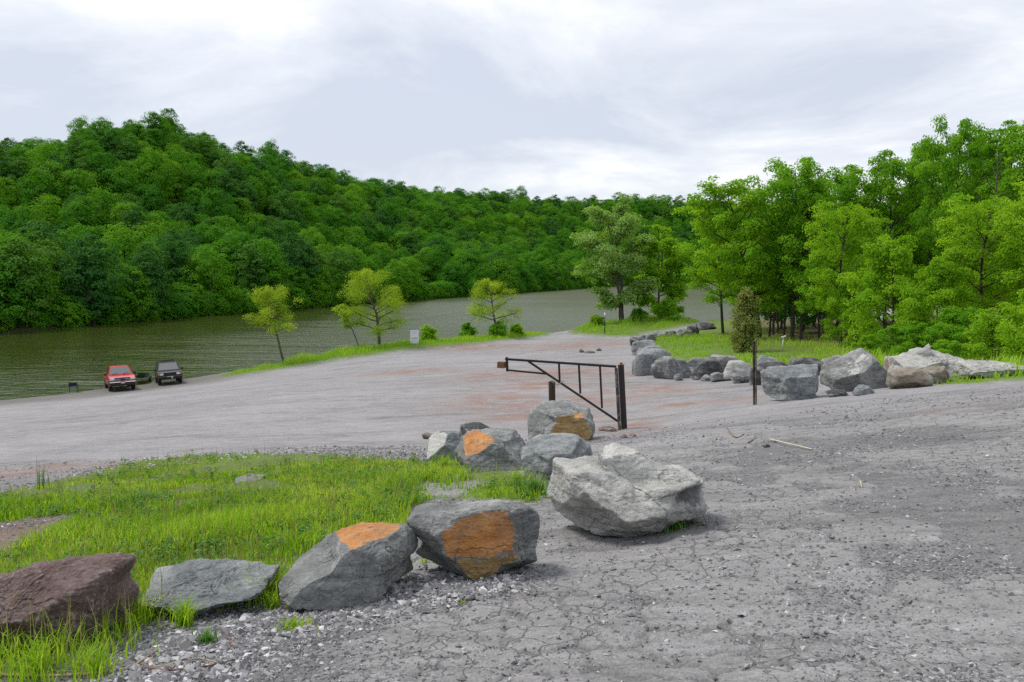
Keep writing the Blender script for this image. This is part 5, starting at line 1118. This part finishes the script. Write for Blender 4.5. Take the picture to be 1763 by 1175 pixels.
# ------------------------------------------------------------------ vehicles
def car_paint(name, col, coat=1.0):
    t = NT(name); c = t.coord(); n = t.noise(c, 2.5, 5, .6); z = t.n('ShaderNodeSeparateXYZ'); t.l(c, z.inputs[0])
    dirt = t.math('MULTIPLY', t.mr(z.outputs[2], .60, .30, 0, .45), t.mr(n, .35, .65, .4, 1))
    return t.done(t.pbr(t.mix(dirt, col, (.16, .14, .12)), t.mr(dirt, 0, .5, .28, .8), spec=.3, **{'Coat Weight': coat*.5, 'Coat Roughness': .12}))
MAT['red_paint'] = car_paint('red_car_paint', (.52, .014, .012)); MAT['black_paint'] = car_paint('black_car_paint', (.010, .011, .013))
def mat_glass():
    t = NT('car_glass'); return t.done(t.pbr((.03, .04, .045), .05, spec=.9, IOR=2.0))
MAT['glass'] = mat_glass(); MAT['chrome'] = simple_mat('chrome', (.62, .63, .65), .18, 1.0, wear=.1); MAT['black_plastic'] = simple_mat('black_plastic', (.02, .02, .021), .55); MAT['tyre'] = simple_mat('tyre_rubber', (.022, .021, .020), .85)
MAT['rim'] = simple_mat('alloy', (.42, .42, .43), .35, .8); MAT['lamp_clear'] = simple_mat('headlamp_glass', (.70, .72, .72), .12, spec=.8, wear=.05); MAT['amber'] = simple_mat('amber_lens', (.62, .22, .03), .2, spec=.7, wear=.05); MAT['plate_red'] = simple_mat('red_plate', (.55, .08, .09), .45); MAT['plate_white'] = simple_mat('white_plate', (.70, .70, .70), .45); MAT['blue'] = simple_mat('blue_badge', (.03, .05, .22), .3)

def frustum(mb, y0, y1, hw, z0, Y0, Y1, HW, z1, ym=None):
    mb.add([(-hw, y0, z0), (hw, y0, z0), (hw, y1, z0), (-hw, y1, z0), (-HW, Y0, z1), (HW, Y0, z1), (HW, Y1, z1), (-HW, Y1, z1)], [(0, 1, 2, 3), (4, 5, 6, 7), (0, 1, 5, 4), (1, 2, 6, 5), (2, 3, 7, 6), (3, 0, 4, 7)]); return mb
def pane(mb, q, n, off=.004, inset=.06, thick=.008):
    """a glass pane laid just proud of the face with corners q"""
    q = [Vector(p) for p in q]; c = sum(q, Vector())/4; n = Vector(n).normalized(); a = [c + (p - c)*(1 - inset*2) for p in q]
    mb.add([p + n*off for p in a] + [p + n*(off + thick) for p in a], [(0, 1, 2, 3), (4, 5, 6, 7), (0, 1, 5, 4), (1, 2, 6, 5), (2, 3, 7, 6), (3, 0, 4, 7)]); return mb
def wheel(root, x, y, r, w):
    s = 1 if x > 0 else -1; a = np.linspace(0, 2*math.pi, 25)[:-1]; prof = [(-w/2, r*.62), (-w/2, r*.93), (-w*.36, r), (w*.36, r), (w/2, r*.93), (w/2, r*.62)]
    V = [(px, math.cos(t)*pr, math.sin(t)*pr) for t in a for (px, pr) in prof]; n = len(prof); F = [(i*n + j, i*n + (j+1) % n, ((i+1) % 24)*n + (j+1) % n, ((i+1) % 24)*n + j) for i in range(24) for j in range(n)]
    wh = MB().add(V, F).build('wheel', MAT['tyre'], root, True, (x, y, r)); m = MB(); V = [(s*w*.30, 0, 0)] + [(s*w*.38, math.cos(t)*r*.62, math.sin(t)*r*.62) for t in a]; m.add(V, [(0, 1 + i, 1 + (i+1) % 24) for i in range(24)])
    for k in range(5):
        t = k*2*math.pi/5; m.box((s*w*.38, math.cos(t)*r*.33, math.sin(t)*r*.33), (.03, .07, r*.55), [list(q) for q in Matrix.Rotation(t - math.pi/2, 3, 'X')])
    m.tube([(s*w*.30, 0, 0), (s*w*.45, 0, 0)], r*.14, 10); m.build('rim', MAT['rim'], wh)
    return wh
def seat_on_ground(o, x, y, rz, base):
    d = Vector((math.sin(rz), -math.cos(rz), 0)); s = Vector((math.cos(rz), math.sin(rz), 0)); h = base/2
    zf, zr = gz(x + d.x*h, y + d.y*h), gz(x - d.x*h, y - d.y*h); zl, zq = gz(x - s.x*.7, y - s.y*.7), gz(x + s.x*.7, y + s.y*.7)
    f = Vector((d.x*base, d.y*base, zf - zr)).normalized(); r = Vector((s.x*1.4, s.y*1.4, zq - zl)); r = (r - f*r.dot(f)).normalized(); u = r.cross(-f)
    M = Matrix((r, -f, u)).transposed(); o.rotation_euler = M.to_euler(); o.location = (x, y, (zf + zr)/2 + .02)

def arch_profile(y0, y1, zlow, pts_top, wheels, r):
    """side outline of a body with round wheel openings"""
    P = [(y0, zlow)]
    for c in sorted(wheels):
        for k in range(9):
            a = math.pi - math.pi*k/8; P.append((c + math.cos(a)*r, max(zlow, zlow*0 + .36 + math.sin(a)*r)))
    P.append((y1, zlow)); return P + pts_top

def pickup():
    o = empty('pickup_truck'); tag(o, 'red pickup truck facing uphill at the edge of the boat ramp', 'truck')
    W = .86
    prof = arch_profile(-2.36, 2.42, .42, [(2.42, 1.10), (.62, 1.12), (.55, 1.14), (-1.12, 1.13), (-1.9, 1.07), (-2.30, .99), (-2.38, .80)], (-1.52, 1.5), .45)
    MB().prism(prof, -W, W).build('body', MAT['red_paint'], o)
    MB().box((0, 1.5, 1.115), (1.45, 1.7, .03)).build('bed_liner', MAT['black_plastic'], o)
    mb = MB(); frustum(mb, -1.15, .58, .80, 1.13, -.50, .42, .63, 1.68); frustum(mb, -.50, .42, .63, 1.68, -.40, .34, .55, 1.72); mb.build('cab', MAT['red_paint'], o)
    pane(MB(), [(-.80, -1.15, 1.13), (.80, -1.15, 1.13), (.63, -.50, 1.68), (-.63, -.50, 1.68)], (0, -.65, .76), inset=.055).build('windshield', MAT['glass'], o)
    for s in (-1, 1):
        pane(MB(), [(s*.80, -1.02, 1.14), (s*.80, .50, 1.14), (s*.63, .36, 1.66), (s*.63, -.46, 1.66)], (s*.95, 0, .3), inset=.08).build('side_window', MAT['glass'], o)
        MB().box((s*.98, -.92, 1.20), (.20, .10, .17), None, .03).build('mirror', MAT['black_plastic'], o)
        MB().box((s*.66, -2.375, .90), (.30, .06, .17), None, .02).build('headlight', MAT['lamp_clear'], o)
        MB().box((s*.83, -2.34, .88), (.07, .08, .15), None, .015).build('turn_signal', MAT['amber'], o)
        MB().box((s*.875, -.3, .82), (.02, 1.0, .03)).build('door_trim', MAT['black_plastic'], o)
        MB().box((s*.872, .10, 1.0), (.03, .14, .035), None, .008).build('door_handle', MAT['black_plastic'], o)
    g = MB().box((0, -2.385, .90), (.98, .06, .20), None, .02).build('grille', MAT['black_plastic'], o)
    m = MB(); m.box((0, -2.40, 1.005), (1.06, .05, .035), None, .01); m.box((0, -2.40, .79), (1.06, .05, .03), None, .01); m.box((0, -2.415, .90), (.96, .03, .03)); m.build('grille_bar', MAT['chrome'], g)
    e = np.linspace(0, 2*math.pi, 17)[:-1]; MB().add([(math.cos(a)*.115, -2.432, .90 + math.sin(a)*.05) for a in e] + [(math.cos(a)*.115, -2.42, .90 + math.sin(a)*.05) for a in e], [tuple(range(16))] + [(i, (i+1) % 16, 16 + (i+1) % 16, 16 + i) for i in range(16)]).build('emblem', MAT['blue'], g)
    MB().box((0, -2.47, .67), (1.72, .16, .10), None, .04).build('bumper', MAT['chrome'], o); MB().box((0, -2.45, .53), (1.68, .14, .17), None, .04).build('air_dam', MAT['black_plastic'], o)
    p = MB().box((0, -2.56, .64), (.31, .012, .16), None, .004).build('license_plate', MAT['plate_red'], o); MB().box((0, -2.568, .64), (.22, .004, .07)).build('plate_band', MAT['plate_white'], p)
    for s in (-1, 1):
        for y in (-1.52, 1.5): wheel(o, s*.76, y, .365, .24)
    m = MB()
    for s in (-1, 1): m.tube([(s*.35 - .2, -1.14, 1.17), (s*.35 + .22, -1.02, 1.265)], .01, 5)
    m.build('wiper', MAT['black_plastic'], o); MB().box((0, 0, .5), (1.3, 3.9, .16)).build('chassis', MAT['black_plastic'], o)
    c = hit(209, 674); seat_on_ground(o, c.x - 1.05, c.y + 1.95, math.radians(31), 3.0); return o
def suv():
    o = empty('sport_utility_car'); tag(o, 'black boxy off-road car parked right of the red pickup', 'car')
    W = .86
    prof = arch_profile(-2.02, 2.1, .44, [(2.1, 1.05), (-.95, 1.05), (-1.9, 1.0), (-2.04, .96), (-2.04, .60)], (-1.28, 1.25), .44)
    MB().prism(prof, -W, W).build('body', MAT['black_paint'], o)
    mb = MB(); frustum(mb, -.98, 2.08, .82, 1.05, -.52, 1.88, .68, 1.62); frustum(mb, -.52, 1.88, .68, 1.62, -.44, 1.8, .60, 1.655); mb.build('cabin', MAT['black_paint'], o)
    pane(MB(), [(-.82, -.98, 1.05), (.82, -.98, 1.05), (.68, -.52, 1.62), (-.68, -.52, 1.62)], (0, -.78, .63), inset=.05).build('windshield', MAT['glass'], o)
    for s in (-1, 1):
        for (a, b, A, B) in ((-.85, .1, -.48, .1), (.16, 1.0, .16, .98), (1.06, 1.95, 1.04, 1.8)): pane(MB(), [(s*.82, a, 1.07), (s*.82, b, 1.07), (s*.68, B, 1.60), (s*.68, A, 1.60)], (s*.97, 0, .24), inset=.05).build('side_window', MAT['glass'], o)
        MB().box((s*.97, -.80, 1.12), (.19, .09, .16), None, .03).build('mirror', MAT['black_plastic'], o)
        MB().box((s*.58, -2.045, .84), (.24, .04, .15), None, .01).build('headlight', MAT['lamp_clear'], o); MB().box((s*.775, -2.03, .84), (.13, .07, .15), None, .01).build('turn_signal', MAT['amber'], o)
        MB().tube([(s*.58, -.2, 1.70), (s*.58, 1.6, 1.70)], .02, 6).build('roof_rail', MAT['black_plastic'], o)
        MB().box((s*.88, -1.28, .86), (.07, 1.05, .05), None, .02).build('fender_flare', MAT['black_plastic'], o); MB().box((s*.88, 1.25, .86), (.07, 1.05, .05), None, .02).build('fender_flare', MAT['black_plastic'], o)
    g = MB().box((0, -2.04, .84), (.84, .04, .19), None, .01).build('grille', MAT['black_plastic'], o)
    for k in range(8): MB().box((-.38 + k*.108, -2.064, .84), (.03, .012, .17)).build('slat', MAT['black_paint'], g)
    b = MB().box((0, -2.13, .62), (1.74, .18, .15), None, .04).build('bumper', MAT['black_plastic'], o); MB().box((0, -2.225, .655), (.50, .012, .045)).build('bumper_strip', MAT['chrome'], b)
    MB().box((.12, -2.225, .57), (.09, .012, .11), None, .003).build('license_plate', MAT['plate_white'], o)
    for y in (0, .8, 1.5): MB().tube([(-.58, y, 1.71), (.58, y, 1.71)], .016, 6).build('roof_bar', MAT['black_plastic'], o)
    for s in (-1, 1):
        for y in (-1.28, 1.25): wheel(o, s*.74, y, .37, .24)
    MB().box((0, 0, .5), (1.3, 3.6, .14)).build('chassis', MAT['black_plastic'], o)
    c = hit(288, 663.5); seat_on_ground(o, c.x - .62, c.y + 1.75, math.radians(27), 2.53); return o
def shore_things():
    # dark green boat on its trailer beyond the pickup
    Y = 64.5; x = (234.5 - CX)/F_PX*Y; z = max(gz(x, Y), -.15); b = empty('rowing_boat', (x, Y, z + .35), (math.radians(-3), 0, math.radians(12))); b.scale = (.8, .8, .8); tag(b, 'dark green boat standing between the red pickup and the black car', 'boat')
    st = np.linspace(0, 1, 9); V = []
    for t in st:
        w = .62*min(1, (.22 + t*1.9)) if t < .5 else .62; hgt = .62 - .12*t; y = -1.3 + 3.0*t; k = .28*(1 - t)**2
        V += [(-w, y, hgt + k*.4), (-w*.82, y + .05, k + .08), (0, y + .06, k), (w*.82, y + .05, k + .08), (w, y, hgt + k*.4), (w*.9, y, hgt + k*.4), (w*.74, y + .05, k + .14), (0, y + .06, k + .10), (-w*.74, y + .05, k + .14), (-w*.9, y, hgt + k*.4)]
    F = [(i*10 + j, i*10 + (j+1) % 10, (i+1)*10 + (j+1) % 10, (i+1)*10 + j) for i in range(8) for j in range(10)] + [tuple(range(10)), tuple(range(80, 90))]
    MAT['boat_green'] = simple_mat('green_hull', (.018, .06, .032), .45); MB().add(V, F).build('hull', MAT['boat_green'], b)
    MB().box((0, .6, .42), (1.1, .25, .03)).build('seat', MAT['galv'], b)
    tr = empty('boat_trailer', (x, Y, z)); tag(tr, 'low boat trailer with small wheels under the dark green boat', 'trailer'); tr.rotation_euler = (0, 0, math.radians(12))
    m = MB(); 
    for s in (-1, 1): m.tube([(0, -1.9, .40), (s*.5, -.9, .34), (s*.5, 1.5, .30)], .03, 6)
    m.tube([(-.7, .4, .26), (.7, .4, .26)], .03, 6); m.build('frame', MAT['galv'], tr)
    for s in (-1, 1): wheel(tr, s*.72, .4, .26, .16)
    # navy folding chair at the water's edge
    c = hit(127, 676); z = gz(c.x, c.y); ch = empty('camp_chair', (c.x, c.y, z), (0, 0, math.radians(200))); tag(ch, 'dark navy folding camp chair at the water left of the pickup', 'chair')
    MAT['navy'] = simple_mat('navy_cloth', (.018, .02, .06), .8)
    MB().box((0, 0, .42), (.50, .46, .03), None, .01).build('seat', MAT['navy'], ch); MB().box((0, .26, .62), (.50, .03, .28), [list(r) for r in Matrix.Rotation(-.18, 3, 'X')], .01).build('backrest', MAT['navy'], ch)
    for s in (-1, 1):
        MB().tube([(s*.27, -.25, -.02), (s*.27, .24, .44)], .014, 6).build('leg', MAT['black_plastic'], ch, True); MB().tube([(s*.27, .25, -.02), (s*.27, -.22, .44), (s*.27, -.24, .62)], .014, 6).build('leg', MAT['black_plastic'], ch, True)
        MB().tube([(s*.27, .20, .40), (s*.27, .32, .84)], .014, 6).build('back_tube', MAT['black_plastic'], ch, True); MB().box((s*.29, 0, .63), (.06, .46, .025), None, .008).build('armrest', MAT['navy'], ch)
pickup(); suv(); shore_things()

# ------------------------------------------------------------------ sticks, roots and clods
MAT['lath'] = simple_mat('pale_lath', (.50, .45, .34), .7); MAT['stick'] = simple_mat('dead_stick', (.20, .14, .09), .85); MAT['root'] = simple_mat('pale_root', (.40, .28, .16), .85, wscale=12); MAT['root_red'] = simple_mat('red_brown_root', (.13, .06, .04), .85, wscale=12); MAT['stalk'] = simple_mat('straw_stalk', (.52, .45, .28), .8)
def stick(name, label, pts, r, mat, lift=0.0, cat='stick'):
    P = []
    for i, p in enumerate(pts):
        h = hit(p[0], p[1]); P.append(Vector((h.x, h.y, float(full_z([h.x], [h.y])[0]) + r*.8 + (p[2] if len(p) > 2 else 0))))
    P = np.array([list(p) for p in P]); q = np.linspace(0, len(P) - 1, len(P)*5); P2 = np.stack([np.interp(q, range(len(P)), P[:, k]) for k in range(3)], 1)
    k = np.array([.25, .5, .25]); 
    for _ in range(3): P2[1:-1] = .25*P2[:-2] + .5*P2[1:-1] + .25*P2[2:]
    P2[1:-1] += np.random.default_rng(len(label)).normal(size=(len(P2) - 2, 3))*r*.25
    o0 = Vector(P2[0]); o = MB().tube(P2 - np.array(o0), r*np.linspace(1, .55, len(P2)), 7).build(name, MAT[mat], None, True, o0); return tag(o, label, cat)
a, b = hit(1325, 763), hit(1398, 775); a.z, b.z = float(full_z([a.x], [a.y])[0]) + .02, float(full_z([b.x], [b.y])[0]) + .02
o = beam(MB(), a, b, .024, .014).build('lath', MAT['lath']); o.data.transform(Matrix.Translation(-a)); o.location = a; tag(o, 'straight pale wooden lath lying on the gravel', 'lath')
stick('twig', 'curled brown twig on the gravel left of the pale lath', [(1251, 747, .06), (1262, 757), (1272, 759), (1281, 752)], .012, 'stick'); stick('twig', 'short brown stick between the curled twig and the pale lath', [(1288, 767), (1302, 758)], .012, 'stick')
stick('root', 'long pale root along the bottom left edge', [(-40, 1168), (60, 1166), (130, 1160), (185, 1150), (225, 1143), (262, 1118), (278, 1108)], .009, 'root', cat='root')
stick('root', 'red-brown root end on the gravel below the tufts', [(240, 1142), (290, 1145), (350, 1142), (404, 1128)], .008, 'root_red', cat='root'); stick('root', 'pale curved root above the red-brown one', [(255, 1128), (268, 1140), (300, 1132), (325, 1122), (350, 1124), (376, 1133)], .007, 'root', cat='root'); stick('twig', 'dark bent twig on the gravel right of the tufts', [(378, 1078), (392, 1092), (402, 1104), (410, 1116)], .008, 'root_red')
stick('stalk', 'pale straw stalk lying in the grass beside the bare gravel', [(703, 843), (720, 848), (738, 854)], .008, 'stalk', cat='stalk'); stick('stalk', 'dry stalk leaning at the front of the rust-topped boulder', [(617, 1004, .0), (632, 984, .02)], .005, 'stalk', cat='stalk')
stick('stick', 'pale fallen stick at the foot of the bright yellow-green tree', [(658, 585, .5), (675, 596)], .03, 'stalk'); stick('twig', 'short tan twig on the cracked tarmac', [(1481, 835), (1484, 845)], .008, 'stalk')
for i, (x0, x1, t_, bs, lab) in enumerate([(997, 1006, 601, 608, 'dark clod on the sandy yard, left one of three'), (1006, 1024, 604, 609, 'long dark clod on the sandy yard, middle one of three'), (1026, 1036, 599, 605, 'dark clod on the sandy yard, right one of three'), (1068, 1080, 748, 756, 'red-brown clod just right of the gate post foot'), (1082, 1096, 746, 754, 'second red-brown clod right of the gate post foot'), (1032, 1062, 734, 744, 'low heap of red-brown earth at the gate post')]):
    boulder(lab, x0, x1, t_, bs, 'rock_dark' if i < 3 else 'rock_red', None, 1.0, 400 + i, 3, 8, .3, .05, name='clod', cat='clod')
